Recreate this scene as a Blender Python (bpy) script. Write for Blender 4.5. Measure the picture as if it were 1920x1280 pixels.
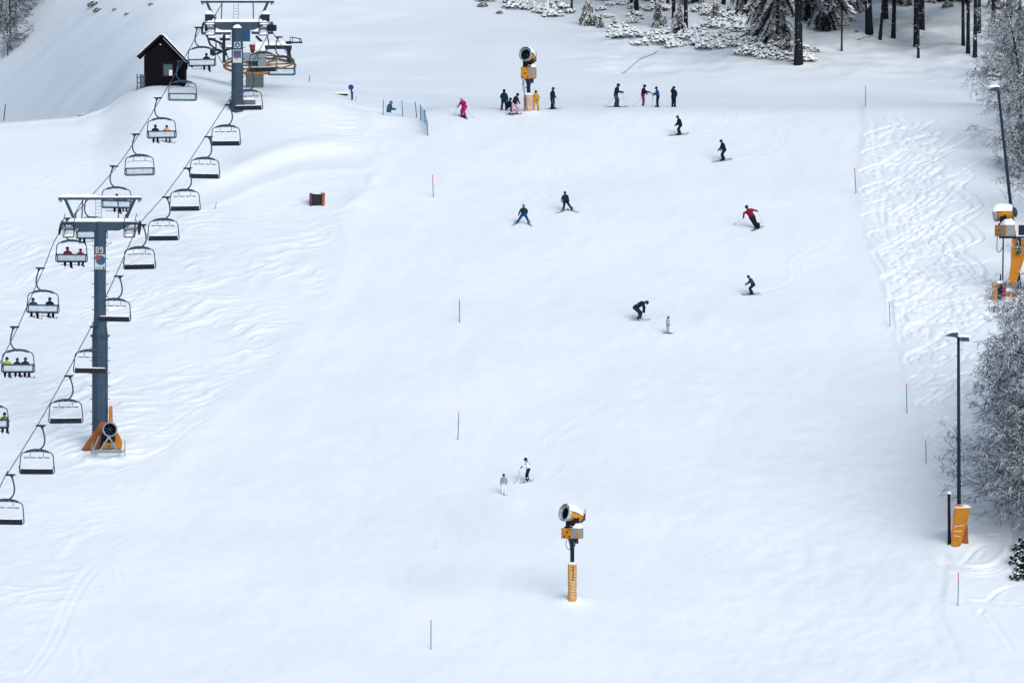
import bpy, bmesh, math, random
import numpy as np
from mathutils import Vector, Matrix, Quaternion
R = math.radians
scene = bpy.context.scene
for o in list(bpy.data.objects):
    bpy.data.objects.remove(o)
col = scene.collection

# ------------------------------------------------------------------ camera
F = 16000.0                      # focal length in photograph pixels (300 mm on a 36 mm sensor)
cd = bpy.data.cameras.new("camera"); cam = bpy.data.objects.new("camera", cd); col.objects.link(cam)
cd.lens = 300.0; cd.sensor_width = 36.0; cd.clip_start = 1.0; cd.clip_end = 6000.0
cam.location = (0, 0, 0); cam.rotation_euler = (R(90), 0, 0)
scene.camera = cam
# ------------------------------------------------------------------ light
sun_dir = Vector((0.36, -0.74, 0.48)).normalized()
w = bpy.data.worlds.new("World"); scene.world = w; w.use_nodes = True
nt = w.node_tree; nt.nodes.clear()
bg = nt.nodes.new("ShaderNodeBackground"); out = nt.nodes.new("ShaderNodeOutputWorld")
sky = nt.nodes.new("ShaderNodeTexSky"); sky.sky_type = 'NISHITA'; sky.sun_disc = False
sky.sun_elevation = math.asin(sun_dir.z); sky.sun_rotation = math.atan2(sun_dir.x, sun_dir.y)
sky.air_density = 1.6; sky.dust_density = 2.0; sky.ozone_density = 1.0
nt.links.new(sky.outputs[0], bg.inputs[0]); bg.inputs[1].default_value = 0.11
nt.links.new(bg.outputs[0], out.inputs[0])
sl = bpy.data.lights.new("sun", 'SUN'); so = bpy.data.objects.new("sun", sl); col.objects.link(so)
sl.energy = 1.9; sl.angle = R(55); sl.color = (0.94, 0.975, 1.0)
so.rotation_euler = sun_dir.to_track_quat('Z', 'Y').to_euler()
scene.view_settings.view_transform = 'Standard'; scene.view_settings.look = 'None'
scene.view_settings.gamma = 1.0; scene.view_settings.exposure = 0.25
scene.cycles.max_bounces = 6
scene.cycles.volume_bounces = 4

# ------------------------------------------------------------------ materials
def mat(name, c, rough=0.7, metal=0.0, var=0.12, nscale=6.0, bump=0.0, spec=0.15):
    m = bpy.data.materials.new(name); m.use_nodes = True
    n = m.node_tree; b = n.nodes["Principled BSDF"]
    tc = n.nodes.new("ShaderNodeTexCoord"); nz = n.nodes.new("ShaderNodeTexNoise")
    nz.inputs["Scale"].default_value = nscale; nz.inputs["Detail"].default_value = 4
    n.links.new(tc.outputs["Object"], nz.inputs["Vector"])
    cr = n.nodes.new("ShaderNodeValToRGB"); e = cr.color_ramp.elements
    e[0].position = .3; e[1].position = .7
    e[0].color = tuple(max(0, v * (1 - var)) for v in c) + (1,)
    e[1].color = tuple(min(1, v * (1 + var)) for v in c) + (1,)
    n.links.new(nz.outputs["Fac"], cr.inputs[0]); n.links.new(cr.outputs[0], b.inputs["Base Color"])
    b.inputs["Roughness"].default_value = rough; b.inputs["Metallic"].default_value = metal; b.inputs["Specular IOR Level"].default_value = spec
    if bump:
        bp = n.nodes.new("ShaderNodeBump"); bp.inputs["Strength"].default_value = bump
        n.links.new(nz.outputs["Fac"], bp.inputs["Height"]); n.links.new(bp.outputs[0], b.inputs["Normal"])
    return m

SNOWC = (0.77, 0.82, 0.89)
def snow_mat(name, ground=False):
    m = bpy.data.materials.new(name); m.use_nodes = True
    n = m.node_tree; b = n.nodes["Principled BSDF"]
    b.inputs["Base Color"].default_value = SNOWC + (1,)
    b.inputs["Roughness"].default_value = 0.75
    b.inputs["Specular IOR Level"].default_value = 0.2
    ge = n.nodes.new("ShaderNodeNewGeometry")
    if ground:
        mp = n.nodes.new("ShaderNodeMapping"); mp.inputs["Rotation"].default_value = (0, 0, R(-35))
        mp.inputs["Scale"].default_value = (1.1, 0.5, 1)
        n.links.new(ge.outputs["Position"], mp.inputs[0])
        nz = n.nodes.new("ShaderNodeTexNoise"); nz.inputs["Scale"].default_value = 1.2
        nz.inputs["Detail"].default_value = 7; nz.inputs["Roughness"].default_value = .55
        n.links.new(mp.outputs[0], nz.inputs["Vector"])
        bp = n.nodes.new("ShaderNodeBump"); bp.inputs["Strength"].default_value = 0.08; bp.inputs["Distance"].default_value = 0.25
        n.links.new(nz.outputs["Fac"], bp.inputs["Height"]); n.links.new(bp.outputs[0], b.inputs["Normal"])
        n2 = n.nodes.new("ShaderNodeTexNoise"); n2.inputs["Scale"].default_value = 0.09; n2.inputs["Detail"].default_value = 6
        n.links.new(ge.outputs["Position"], n2.inputs["Vector"])
        cr = n.nodes.new("ShaderNodeValToRGB"); e = cr.color_ramp.elements
        e[0].position = .35; e[1].position = .65
        e[0].color = (0.735, 0.795, 0.875, 1); e[1].color = (0.785, 0.837, 0.905, 1)
        n.links.new(n2.outputs["Fac"], cr.inputs[0]); n.links.new(cr.outputs[0], b.inputs["Base Color"])
    else:
        nz = n.nodes.new("ShaderNodeTexNoise"); nz.inputs["Scale"].default_value = 4
        n.links.new(ge.outputs["Position"], nz.inputs["Vector"])
        bp = n.nodes.new("ShaderNodeBump"); bp.inputs["Strength"].default_value = 0.2; bp.inputs["Distance"].default_value = 0.05
        n.links.new(nz.outputs["Fac"], bp.inputs["Height"]); n.links.new(bp.outputs[0], b.inputs["Normal"])
    return m

def snowy_mat(name, dark, lo=0.1, hi=0.5, nscale=5.0, thresh=0.0, snowc=(0.74, 0.79, 0.85)):
    """bark, needles or twigs that carry snow wherever the surface faces up"""
    m = bpy.data.materials.new(name); m.use_nodes = True
    n = m.node_tree; b = n.nodes["Principled BSDF"]
    ge = n.nodes.new("ShaderNodeNewGeometry"); sp = n.nodes.new("ShaderNodeSeparateXYZ")
    n.links.new(ge.outputs["Normal"], sp.inputs[0])
    nz = n.nodes.new("ShaderNodeTexNoise"); nz.inputs["Scale"].default_value = nscale
    n.links.new(ge.outputs["Position"], nz.inputs["Vector"])
    ad = n.nodes.new("ShaderNodeMath"); ad.operation = 'MULTIPLY_ADD'
    n.links.new(nz.outputs["Fac"], ad.inputs[0]); ad.inputs[1].default_value = 1.2
    n.links.new(sp.outputs["Z"], ad.inputs[2])
    mr = n.nodes.new("ShaderNodeMapRange"); mr.inputs["From Min"].default_value = 0.6 + lo + thresh
    mr.inputs["From Max"].default_value = 0.6 + hi + thresh
    n.links.new(ad.outputs[0], mr.inputs["Value"])
    mx = n.nodes.new("ShaderNodeMix"); mx.data_type = 'RGBA'
    mx.inputs[6].default_value = dark + (1,); mx.inputs[7].default_value = snowc + (1,)
    n.links.new(mr.outputs[0], mx.inputs[0]); n.links.new(mx.outputs[2], b.inputs["Base Color"])
    b.inputs["Roughness"].default_value = 0.85; b.inputs["Specular IOR Level"].default_value = 0.15
    return m

M = {}
M['ground'] = snow_mat('packed_snow', True); M['snow'] = snow_mat('loose_snow')
M['steel'] = mat('painted_steel', (0.030, 0.056, 0.092), .6, .1, .15, 1.5)
M['steel_dark'] = mat('dark_steel', (0.012, 0.021, 0.04), .6, .1)
M['steel_lt'] = mat('galvanised_steel', (0.23, 0.29, 0.35), .45, .5)
M['rope'] = mat('wire_rope', (0.04, 0.055, 0.08), .5, .4)
M['seat'] = mat('dark_seat_vinyl', (0.008, 0.013, 0.024), .5)
M['panel'] = mat('pale_backrest_panel', (0.36, 0.45, 0.54), .5)
M['black'] = mat('black_plastic', (0.006, 0.008, 0.014), .5)
M['orange'] = mat('orange_mat', (0.40, 0.16, 0.016), .6, 0, .14, 2.5, .3)
M['redor'] = mat('red_orange_mat', (0.22, 0.075, 0.028), .6, 0, .2, 2.5, .3)
M['maroon'] = mat('maroon_mat', (0.16, 0.02, 0.05), .6)
M['tan'] = mat('faded_tan_mat', (0.42, 0.24, 0.075), .7, 0, .16, 3, .3)
M['pinktan'] = mat('faded_pink_mat', (0.40, 0.29, 0.23), .7, 0, .12, 3, .3)
M['gunorange'] = mat('orange_enamel', (0.42, 0.175, 0.018), .5, 0, .25, 2.5)
M['gungrey'] = mat('grey_cabinet_door', (0.17, 0.22, 0.26), .5)
M['wood'] = mat('dark_brown_boards', (0.005, 0.004, 0.008), .9, spec=.03)
M['woodtrim'] = mat('brown_timber_trim', (0.022, 0.011, 0.015), .9, spec=.05)
M['greywood'] = mat('grey_timber', (0.05, 0.065, 0.10), .8)
M['glass'] = mat('grey_green_glass', (0.05, 0.10, 0.13), .1)
M['blue'] = mat('blue_enamel', (0.006, 0.06, 0.15), .4)
M['signblue'] = mat('navy_sign_blue', (0.01, 0.03, 0.16), .5)
M['white'] = mat('white_paint', (0.72, 0.76, 0.80), .5)
M['yellow'] = mat('yellow_paint', (0.36, 0.30, 0.05), .5)
M['signred'] = mat('sign_red', (0.18, 0.03, 0.045), .5)
M['postblue'] = mat('poster_blue', (0.02, 0.085, 0.16), .6)
M['postpink'] = mat('poster_pink', (0.22, 0.05, 0.09), .6)
M['wheelor'] = mat('bullwheel_ochre', (0.30, 0.14, 0.03), .5)
M['concrete'] = mat('grey_concrete', (0.10, 0.125, 0.14), .9)
M['rime'] = mat('rimed_metal', (0.30, 0.37, 0.43), .7, 0, .5, 9)
M['signwhite'] = mat('weathered_sign_white', (0.36, 0.42, 0.48), .6)
M['polered'] = mat('marker_red', (0.55, 0.04, 0.05), .6)
M['poledark'] = mat('marker_navy', (0.025, 0.05, 0.12), .6)
M['netblue'] = mat('net_blue', (0.10, 0.33, 0.52), .7)
M['bark'] = snowy_mat('conifer_bark', (0.009, 0.013, 0.02), .20, .30, 3.5)
M['needle'] = snowy_mat('snowy_needles', (0.010, 0.020, 0.026), .0, .4, 1.3)
M['needle_snow'] = snowy_mat('laden_needles', (0.016, 0.026, 0.03), -.25, .15, 1.8)
M['twig'] = snowy_mat('snowy_twigs', (0.020, 0.024, 0.034), .06, .5, 2.6, .0, (0.57, 0.64, 0.73))
M['shrub'] = snowy_mat('laden_shrub', (0.03, 0.045, 0.065), -.45, -.15, 3.0, 0, (.76, .80, .85))
M['shrubdark'] = snowy_mat('dark_evergreen_leaf', (0.008, 0.016, 0.016), .35, .6, 3)
M['skin'] = mat('skin', (0.20, 0.11, 0.085), .6)
M['net'] = None
def cloth(name, c):
    if name not in M: M[name] = mat(name, c, .85, 0, .2, 5.0, .25, .08)
    return M[name]
for nme, c in dict(c_black=(.007, .011, .022), c_navy=(.008, .018, .055), c_magenta=(.33, .008, .13), c_teal=(.004, .07, .11),
                   c_pink=(.47, .27, .36), c_yellow=(.42, .26, .03), c_blue=(.005, .055, .15), c_red=(.17, .01, .03),
                   c_crimson=(.18, .008, .025), c_grey=(.24, .29, .36), c_white=(.62, .66, .76), c_ltgrey=(.42, .49, .55),
                   c_green=(.07, .16, .02), c_lime=(.28, .36, .02), c_skyblue=(.03, .22, .42), c_slate=(.018, .035, .06),
                   c_dkgreen=(.003, .028, .036), c_orange=(.55, .25, .03), c_plum=(.07, .005, .03)).items():
    cloth(nme, c)

# ------------------------------------------------------------------ mesh helpers
def tag(o, label=None, cat=None, group=None, kind=None):
    if label: o['label'] = label
    if cat: o['category'] = cat
    if group: o['group'] = group
    if kind: o['kind'] = kind
    return o
def empty(name, loc=(0, 0, 0), rz=0.0):
    o = bpy.data.objects.new(name, None); col.objects.link(o); o.location = loc; o.rotation_euler = (0, 0, rz)
    o.empty_display_size = .3
    return o
def newobj(name, me, parent=None, loc=None):
    o = bpy.data.objects.new(name, me); col.objects.link(o)
    if parent: o.parent = parent
    if loc is not None: o.location = loc
    return o
def kids(o): return [c for c in bpy.data.objects if c.parent == o]
def copy_tree(o, parent=None):
    c = o.copy(); col.objects.link(c); c.parent = parent
    for ch in list(o.children): copy_tree(ch, c)
    return c

class MB:
    def __init__(s): s.v = []; s.f = []; s.mi = []; s.m = 0
    def add(s, vs, fs):
        b = len(s.v); s.v += [tuple(p) for p in vs]; s.f += [tuple(b + i for i in f) for f in fs]; s.mi += [s.m] * len(fs)
        return s
    def box(s, x0, x1, y0, y1, z0, z1, mtx=None, taper=None):
        vs = [Vector((x, y, z)) for z in (z0, z1) for x, y in ((x0, y0), (x1, y0), (x1, y1), (x0, y1))]
        if taper:
            cx, cy = (x0 + x1) / 2, (y0 + y1) / 2
            for i in range(4, 8): vs[i].x = cx + (vs[i].x - cx) * taper; vs[i].y = cy + (vs[i].y - cy) * taper
        if mtx: vs = [mtx @ v for v in vs]
        return s.add(vs, [(0, 3, 2, 1), (4, 5, 6, 7), (0, 1, 5, 4), (1, 2, 6, 5), (2, 3, 7, 6), (3, 0, 4, 7)])
    def bbox(s, x0, x1, y0, y1, z0, z1, b=0.03, mtx=None):
        """box with bevelled edges"""
        bm = bmesh.new(); bmesh.ops.create_cube(bm, size=1.0)
        for v in bm.verts:
            v.co = Vector((x0 + (v.co.x + .5) * (x1 - x0), y0 + (v.co.y + .5) * (y1 - y0), z0 + (v.co.z + .5) * (z1 - z0)))
        bmesh.ops.bevel(bm, geom=bm.edges[:], offset=b, segments=2, profile=.6, affect='EDGES')
        if mtx: bm.transform(mtx)
        bm.verts.ensure_lookup_table()
        s.add([v.co.copy() for v in bm.verts], [[v.index for v in f.verts] for f in bm.faces]); bm.free(); return s
    def tube(s, pts, r, n=8, caps=True, sq=None):
        """tube through points; r scalar or list; sq=(a,b) elliptical scale along side/up"""
        P = [Vector(p) for p in pts]; k = len(P)
        rr = r if isinstance(r, (list, tuple)) else [r] * k
        t0 = (P[1] - P[0]).normalized()
        ref = Vector((0, 0, 1)) if abs(t0.z) < .9 else Vector((0, 1, 0))
        a = t0.cross(ref).normalized(); vs = []
        for i in range(k):
            t = (P[min(i + 1, k - 1)] - P[max(i - 1, 0)])
            t = t.normalized() if t.length > 1e-9 else t0
            a = (a - t * a.dot(t)).normalized(); b = t.cross(a)
            for j in range(n):
                q = 2 * math.pi * (j + .5) / n
                vs.append(P[i] + (a * math.cos(q) + b * math.sin(q)) * rr[i])
        fs = [(i * n + j, i * n + (j + 1) % n, (i + 1) * n + (j + 1) % n, (i + 1) * n + j) for i in range(k - 1) for j in range(n)]
        if caps: fs += [tuple(range(n))[::-1], tuple((k - 1) * n + j for j in range(n))]
        return s.add(vs, fs)
    def lathe(s, prof, n=24, mtx=None):
        """profile of (radius, z) round the local Z axis"""
        vs = [Vector((r * math.cos(2 * math.pi * j / n), r * math.sin(2 * math.pi * j / n), z)) for r, z in prof for j in range(n)]
        if mtx: vs = [mtx @ v for v in vs]
        fs = [(i * n + j, i * n + (j + 1) % n, (i + 1) * n + (j + 1) % n, (i + 1) * n + j) for i in range(len(prof) - 1) for j in range(n)]
        return s.add(vs, fs)
    def prism(s, poly, y0, y1, mtx=None):
        """polygon in xz extruded from y0 to y1"""
        n = len(poly); vs = [Vector((x, y0, z)) for x, z in poly] + [Vector((x, y1, z)) for x, z in poly]
        if mtx: vs = [mtx @ v for v in vs]
        return s.add(vs, [tuple(range(n)), tuple(range(2 * n - 1, n - 1, -1))] + [(i, i + n, (i + 1) % n + n, (i + 1) % n) for i in range(n)])
    def slab(s, x0, x1, y0, y1, z, h, seed=0, mtx=None, over=.04):
        """soft lump of snow lying on a flat top"""
        rnd = random.Random(seed); nx = max(4, int((x1 - x0) / .18)); ny = max(4, int((y1 - y0) / .18))
        nx = min(nx, 30); ny = min(ny, 30); vs = []
        for j in range(ny + 1):
            for i in range(nx + 1):
                a = i / nx; b = j / ny
                e = min(1, min(a, 1 - a) * nx / 1.0) * min(1, min(b, 1 - b) * ny / 1.0)
                hh = h * (0.25 + .75 * math.sqrt(max(e, 0))) * rnd.uniform(.8, 1.15)
                vs.append(Vector((x0 - over + a * (x1 - x0 + 2 * over), y0 - over + b * (y1 - y0 + 2 * over), z + hh)))
        nb = len(vs); vs += [Vector((v.x, v.y, z - .02)) for v in vs[:nb]]
        w_ = nx + 1; fs = []
        for j in range(ny):
            for i in range(nx):
                q = j * w_ + i; fs.append((q, q + 1, q + w_ + 1, q + w_)); fs.append((nb + q, nb + q + w_, nb + q + w_ + 1, nb + q + 1))
        for i in range(nx):
            fs.append((i, nb + i, nb + i + 1, i + 1)); q = ny * w_ + i; fs.append((q, q + 1, nb + q + 1, nb + q))
        for j in range(ny):
            q = j * w_; fs.append((q, q + w_, nb + q + w_, nb + q)); q += nx; fs.append((q, nb + q, nb + q + w_, q + w_))
        if mtx: vs = [mtx @ v for v in vs]
        return s.add(vs, fs)
    def mesh(s, name, mats, smooth=False):
        me = bpy.data.meshes.new(name); me.from_pydata(s.v, [], s.f)
        for m in (mats if isinstance(mats, (list, tuple)) else [mats]): me.materials.append(m)
        me.polygons.foreach_set('material_index', s.mi)
        if smooth: me.polygons.foreach_set('use_smooth', [True] * len(s.f))
        me.update(); return me
    def build(s, name, mats, parent=None, smooth=False, loc=None):
        return newobj(name, s.mesh(name, mats, smooth), parent, loc)

def bez(pts, n=8):
    """Catmull-Rom through points"""
    P = [Vector(p) for p in pts]; P = [P[0]] + P + [P[-1]]; o = []
    for i in range(1, len(P) - 2):
        for k in range(n):
            t = k / n; a, b, c, d = P[i - 1], P[i], P[i + 1], P[i + 2]
            o.append(.5 * ((2 * b) + (c - a) * t + (2 * a - 5 * b + 4 * c - d) * t * t + (3 * b - a - 3 * c + d) * t ** 3))
    o.append(P[-2]); return o

# ------------------------------------------------------------------ terrain
def hsh(ix, iy, seed):
    h = (ix.astype(np.int64) * 374761393 + iy.astype(np.int64) * 668265263 + seed * 982451653) & 0xffffffff
    h = ((h ^ (h >> 13)) * 1274126177) & 0xffffffff
    return ((h ^ (h >> 16)) & 0xffff) / 65535.0
def vn(x, y, seed=0):
    x0 = np.floor(x); y0 = np.floor(y); fx = x - x0; fy = y - y0
    fx = fx * fx * fx * (fx * (fx * 6 - 15) + 10); fy = fy * fy * fy * (fy * (fy * 6 - 15) + 10)
    a = hsh(x0, y0, seed); b = hsh(x0 + 1, y0, seed); c = hsh(x0, y0 + 1, seed); d = hsh(x0 + 1, y0 + 1, seed)
    return (a * (1 - fx) + b * fx) * (1 - fy) + (c * (1 - fx) + d * fx) * fy
def fbm(x, y, seed=0, o=4):
    s = 0; a = .5; t = 0
    for i in range(o):
        s = s + a * vn(x * 2 ** i, y * 2 ** i, seed + i * 17); t += a; a *= .5
    return s / t - .5
def sm(a, b, x):
    t = np.clip((x - a) / (b - a), 0, 1); return t * t * (3 - 2 * t)

S0 = 0.303; Z0 = -190.37         # the piste: z = S0*Y + Z0
def Yv(v): return -Z0 / (S0 - (640 - v) / F)
def gp(u, v): Y = Yv(v); return ((u - 960) / F * Y, Y)     # a point of the piste plane

gx = np.concatenate([-np.geomspace(700, 49, 26), np.arange(-47, 47.001, .16), np.geomspace(49, 700, 26)])
gy = np.concatenate([np.linspace(-300, 480, 40), np.arange(485, 542, 1.5), np.arange(542.5, 706, .18),
                     np.arange(706.4, 832, .5), np.arange(834, 1120, 3), np.geomspace(1130, 2600, 16)])
X, Yg = np.meshgrid(gx, gy)
# main profile (to the right of the lift station) and the knoll profile (left)
pa = np.array([(-300, -4), (0, -2.5), (60, -30), (200, -50), (440, -55), (480, -44.9), (500, S0 * 500 + Z0), (690, S0 * 690 + Z0),
               (695, 19.15), (702, 19.55), (715, 20.7), (740, 24.4), (760, 27.8), (800, 36), (850, 49), (1000, 96), (1400, 240), (2600, 560)], float)
ZA = np.interp(gy, pa[:, 0], pa[:, 1])
def smooth1(y, z, s):
    fine = np.arange(y[0], y[-1], .5); zf = np.interp(fine, y, z); k = np.exp(-.5 * (np.arange(-20, 21) * .5 / s) ** 2); k /= k.sum()
    zs = np.convolve(np.pad(zf, 20, mode='edge'), k, 'valid'); zs[:30] = zf[:30]; zs[-30:] = zf[-30:]
    return np.interp(y, fine, zs)
ZA = smooth1(gy, ZA, 1.4)
ca = np.array([(0, 226), (60, 222), (150, 214), (200, 196), (260, 170), (303, 161), (350, 154), (420, 150), (480, 150)], float)
cx = (ca[:, 0] - 960) / F * 692; cY = Yv(ca[:, 1])
Yc = np.interp(gx, cx, cY)[None, :]
zc = S0 * Yc + Z0
t = Yg - Yc
zB = np.where(t < 0, S0 * Yg + Z0, zc - 0.0035 * np.clip(t, 0, 60) ** 2 - .02 * np.clip(t, 0, 60))
bgz = np.interp(gy, [700, 860, 900, 950, 1000, 1050, 1200, 2600], [-10, 14, 20.5, 27.5, 36.5, 47, 85, 560])[:, None]
bgz = bgz + .25 * np.clip(-44 - X, -22, 60) * (1 - sm(1150, 1600, Yg)) * sm(840, 900, Yg)
zB = np.where(t < 0, zB, np.maximum(zB, bgz + 2.0 * fbm(X / 40, Yg / 60, 5)))
zB = np.where(Yg < 560, ZA[:, None], zB)
# round the crest of the knoll
zB = zB - .35 * np.exp(-(t / 2.6) ** 2)
far_ = np.clip(Yg - 708, 0, 400)
wB = np.clip((-28.8 - X) / (4.7 + .50 * far_), 0, 1); wB = wB * wB * (3 - 2 * wB) * sm(640, 690, Yg)
Z = ZA[:, None] * (1 - wB) + zB * wB
# shoulder between the station and the hut sits a little higher than the piste crest
Z += ((1.0 * sm(-9, -20, X) + .75 * sm(-22, -27, X)) * (1 - wB)) * sm(658, 690, Yg) * (1 - sm(712, 735, Yg))
Z -= 0.30 * sm(-4, -9, X) * (1 - sm(-13, -16, X)) * sm(680, 690, Yg) * (1 - sm(700, 715, Yg))
# hollow behind the bank where the skier by the net stands
Z -= 1.0 * np.exp(-((X + 10.1) / 2.3) ** 2 - ((Yg - 696.3) / 2.9) ** 2)
# edges of the groomed piste
lb = [gp(*p) for p in [(705, 200), (700, 330), (650, 420), (625, 540), (560, 640), (480, 710), (400, 770), (330, 850), (250, 930), (200, 1100), (90, 1290)]]
lb.sort(key=lambda p: p[1]); xl = np.interp(Yg, [p[1] for p in lb], [p[0] for p in lb])
rb = [gp(*p) for p in [(1615, 195), (1603, 330), (1608, 400), (1640, 500), (1672, 610), (1700, 740), (1737, 850), (1742, 940), (1770, 1040), (1760, 1150), (1830, 1290)]]
rb.sort(key=lambda p: p[1]); xr = np.interp(Yg, [p[1] for p in rb], [p[0] for p in rb])
wob = 1.2 * fbm(X / 5, Yg / 6, 3)
mL = sm(.0, 2.6, xl - X + wob * 1.6) * (1 - sm(712, 730, Yg)); mR = sm(-.1, .5, X - xr + wob * .35) * (1 - sm(722, 740, Yg))
inside = (1 - mL) * (1 - mR)
onsl = (1 - sm(698, 712, Yg)) * sm(500, 530, Yg)
# broad undulation, fine chop everywhere
Z += .5 * fbm(X / 17, Yg / 26, 11, 3) * sm(500, 560, Yg)
Z += onsl * inside * (.12 * fbm(X / 2.6, Yg / 6.0, 21, 3) + (.05 + .07 * sm(4, 22, X) * sm(645, 590, Yg)) * fbm(X / .9, Yg / 1.6, 23, 4))
# left: wind-worked snow, streaks rising to the right
ca_, sa_ = math.cos(R(40)), math.sin(R(40))
A = X * ca_ + Yg * sa_; B = -X * sa_ + Yg * ca_
wx = 3.2 * fbm(X / 5, Yg / 8, 31); wy = 3.6 * fbm(X / 6, Yg / 9, 33)
rid = 1 - np.abs(2 * fbm((A + wx) / 5.0, (B + wy * 1.6) / 1.0, 35, 3)) * 2
patch = .15 + 1.5 * sm(-.12, .25, fbm(X / 6, Yg / 11, 37))
calm = 1 - .85 * sm(Yv(432), Yv(385), Yg - .25 * (X + 30)) * sm(-15, -24, X)
Z += onsl * mL * calm * patch * .10 * (rid ** 2 - .4)
Z += onsl * mL * calm * .08 * fbm(X / .9, Yg / 1.1, 39, 3)
# the bank swinging down from the net: a soft terrace
bk = [gp(*p) for p in [(330, 378), (400, 352), (480, 322), (560, 298), (630, 287), (706, 284)]]
bx = np.array([p[0] for p in bk]); by = np.array([p[1] for p in bk])
dyb = Yg - np.interp(X, bx, by)
Z += sm(-31, -17, X) * (1 - sm(-14.5, -10.4, X)) * (.20 * np.exp(-((dyb - 1.2) / 1.8) ** 2) - .16 * np.exp(-((dyb + 2.0) / 2.0) ** 2)) + \
     sm(-29, -25, X) * (1 - sm(-11.5, -10.4, X)) * .06 * np.exp(-((dyb + 5.5) / .8) ** 2)
# the groomer's edge along the left of the piste
ed = X - (xl + .4)
Z += .13 * (.1 + 1.5 * sm(-.3, .3, fbm(X / 2, Yg / 5, 61))) * np.exp(-((ed + .5) / 1.0) ** 2) * sm(640, 668, Yg) * (1 - sm(690, 694, Yg))
Z += .10 * np.exp(-(ed / 1.1) ** 2) * sm(560, 600, Yg) * (1 - sm(640, 668, Yg)) * (1 - inside * .4)
# right: cut-up powder, a hand deeper than the piste
Z += onsl * mR * (.08 + .10 * fbm(X / 3.0, Yg / 5, 41, 3)) + mR * .045 * fbm(X / .7, Yg / .9, 43, 3) * onsl
# forest floor hummocks
Z += sm(718, 740, Yg) * sm(2, 12, X) * (1.3 * fbm(X / 5, Yg / 6, 51, 4) + .2)
Z += sm(706, 725, Yg) * sm(-2, -12, X) * (1 - wB) * .6 * fbm(X / 8, Yg / 9, 53, 3)

# ski tracks stamped into the snow
TR = np.zeros_like(Z); BM = np.zeros_like(Z)
ix0 = np.searchsorted(gx, -46.99); iy0 = np.searchsorted(gy, 542.4)
def stamp(path, depth=.14, wd=.17, berm=.07):
    P = np.array(path); seg = np.hypot(*np.diff(P, axis=0).T); L = np.concatenate([[0], np.cumsum(seg)])
    s_ = np.arange(0, L[-1], .13); px = np.interp(s_, L, P[:, 0]); py = np.interp(s_, L, P[:, 1]); k = 4
    for i, (x, y) in enumerate(zip(px, py)):
        if not (-45 < x < 45 and 544 < y < 704): continue
        f = min(1, i / 12, (len(px) - i) / 12)
        i0 = int(round((x + 47) / .16)) + ix0; j0 = int(round((y - 542.5) / .18)) + iy0
        sl_ = (slice(j0 - k, j0 + k + 1), slice(i0 - k, i0 + k + 1))
        d = np.hypot(X[sl_] - x, Yg[sl_] - y)
        g = -depth * f * np.exp(-(d / wd) ** 2); b_ = berm * f * np.exp(-((d - wd * 1.9) / (wd * .8)) ** 2)
        TR[sl_] = np.minimum(TR[sl_], g); BM[sl_] = np.maximum(BM[sl_], b_)
rt = random.Random(7)
def xrb(Y): return float(np.interp(Y, [p[1] for p in rb], [p[0] for p in rb]))
# linked S-turns coming down through the powder
for k in range(36):
    v0 = rt.choice([208, 215, 230, 255, 300, 340, 390, 430, 470, 500, 560, 640, 720]) + rt.uniform(-8, 30); Y0 = Yv(v0); Y1 = Y0 - rt.uniform(10, 30)
    off = rt.uniform(1.0, 8.5); amp = rt.uniform(.55, 1.3); wl = rt.uniform(4.5, 8.5); ph = rt.uniform(0, 6.3); dr = rt.uniform(-.10, .02); dp = rt.uniform(.15, .25)
    for rep_ in range(rt.choice([1, 2, 3, 4])):
        pts = []
        for q in range(80):
            Y = Y0 + (Y1 - Y0) * q / 79; a_ = 2 * math.pi * (Y0 - Y) / wl + ph + rep_ * .25
            x = xrb(Y0) + off + rep_ * .85 + dr * (Y0 - Y) + amp * (math.sin(a_) + .22 * math.sin(2 * a_ + ph))
            if x > xrb(Y) + .3: pts.append((x, Y))
        if len(pts) > 6: stamp(pts, dp, rt.uniform(.10, .15), .05)
# long traverses climbing to the right
for (u0, v0, u1, v1) in [(1600, 300, 1740, 205), (1612, 372, 1800, 250), (1625, 400, 1850, 300), (1640, 470, 1830, 330), (1650, 490, 1850, 395), (1680, 560, 1860, 470),
                         (1700, 600, 1850, 560), (1690, 622, 1840, 600), (1730, 300, 1858, 232), (1620, 345, 1700, 300), (1640, 262, 1760, 222), (1750, 640, 1860, 590),
                         (1720, 690, 1800, 660), (1735, 880, 1800, 850), (1738, 905, 1810, 880), (1745, 930, 1800, 905), (1740, 1000, 1850, 960)]:
    if rt.random() < .35: continue
    p0 = gp(u0, v0); p1 = gp(u1, v1); q = []
    for k in range(24):
        a = k / 23; q.append((p0[0] + (p1[0] - p0[0]) * a, p0[1] + (p1[1] - p0[1]) * a - 1.6 * math.sin(math.pi * a) * rt.uniform(.8, 1.1)))
    stamp(q, .15, .13, .05)
# runs following the edge of the piste
for k in range(18):
    off = .5 + k * .25 + rt.uniform(-.1, .1); v0 = rt.uniform(205, 620); v1 = v0 + rt.uniform(60, 220)
    q = []
    for j in range(40):
        Y = Yv(v0 + (v1 - v0) * j / 39); q.append((xrb(Y) + off + .3 * math.sin(Y / 3.5 + k), Y))
    stamp(q, rt.uniform(.07, .15), .15, .05)
for k in range(70):
    p0 = gp(rt.uniform(1690, 1870), rt.uniform(560, 1180)); L = rt.uniform(1.2, 4); a0 = rt.uniform(-.3, 1.2)
    if p0[0] < xrb(p0[1]) + .2: continue
    stamp([(p0[0] + L * a * math.cos(a0), p0[1] + 1.8 * L * a * math.sin(a0) + .7 * math.sin(a * 4)) for a in np.linspace(0, 1, 14)], rt.uniform(.14, .24), .15, .06)
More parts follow.
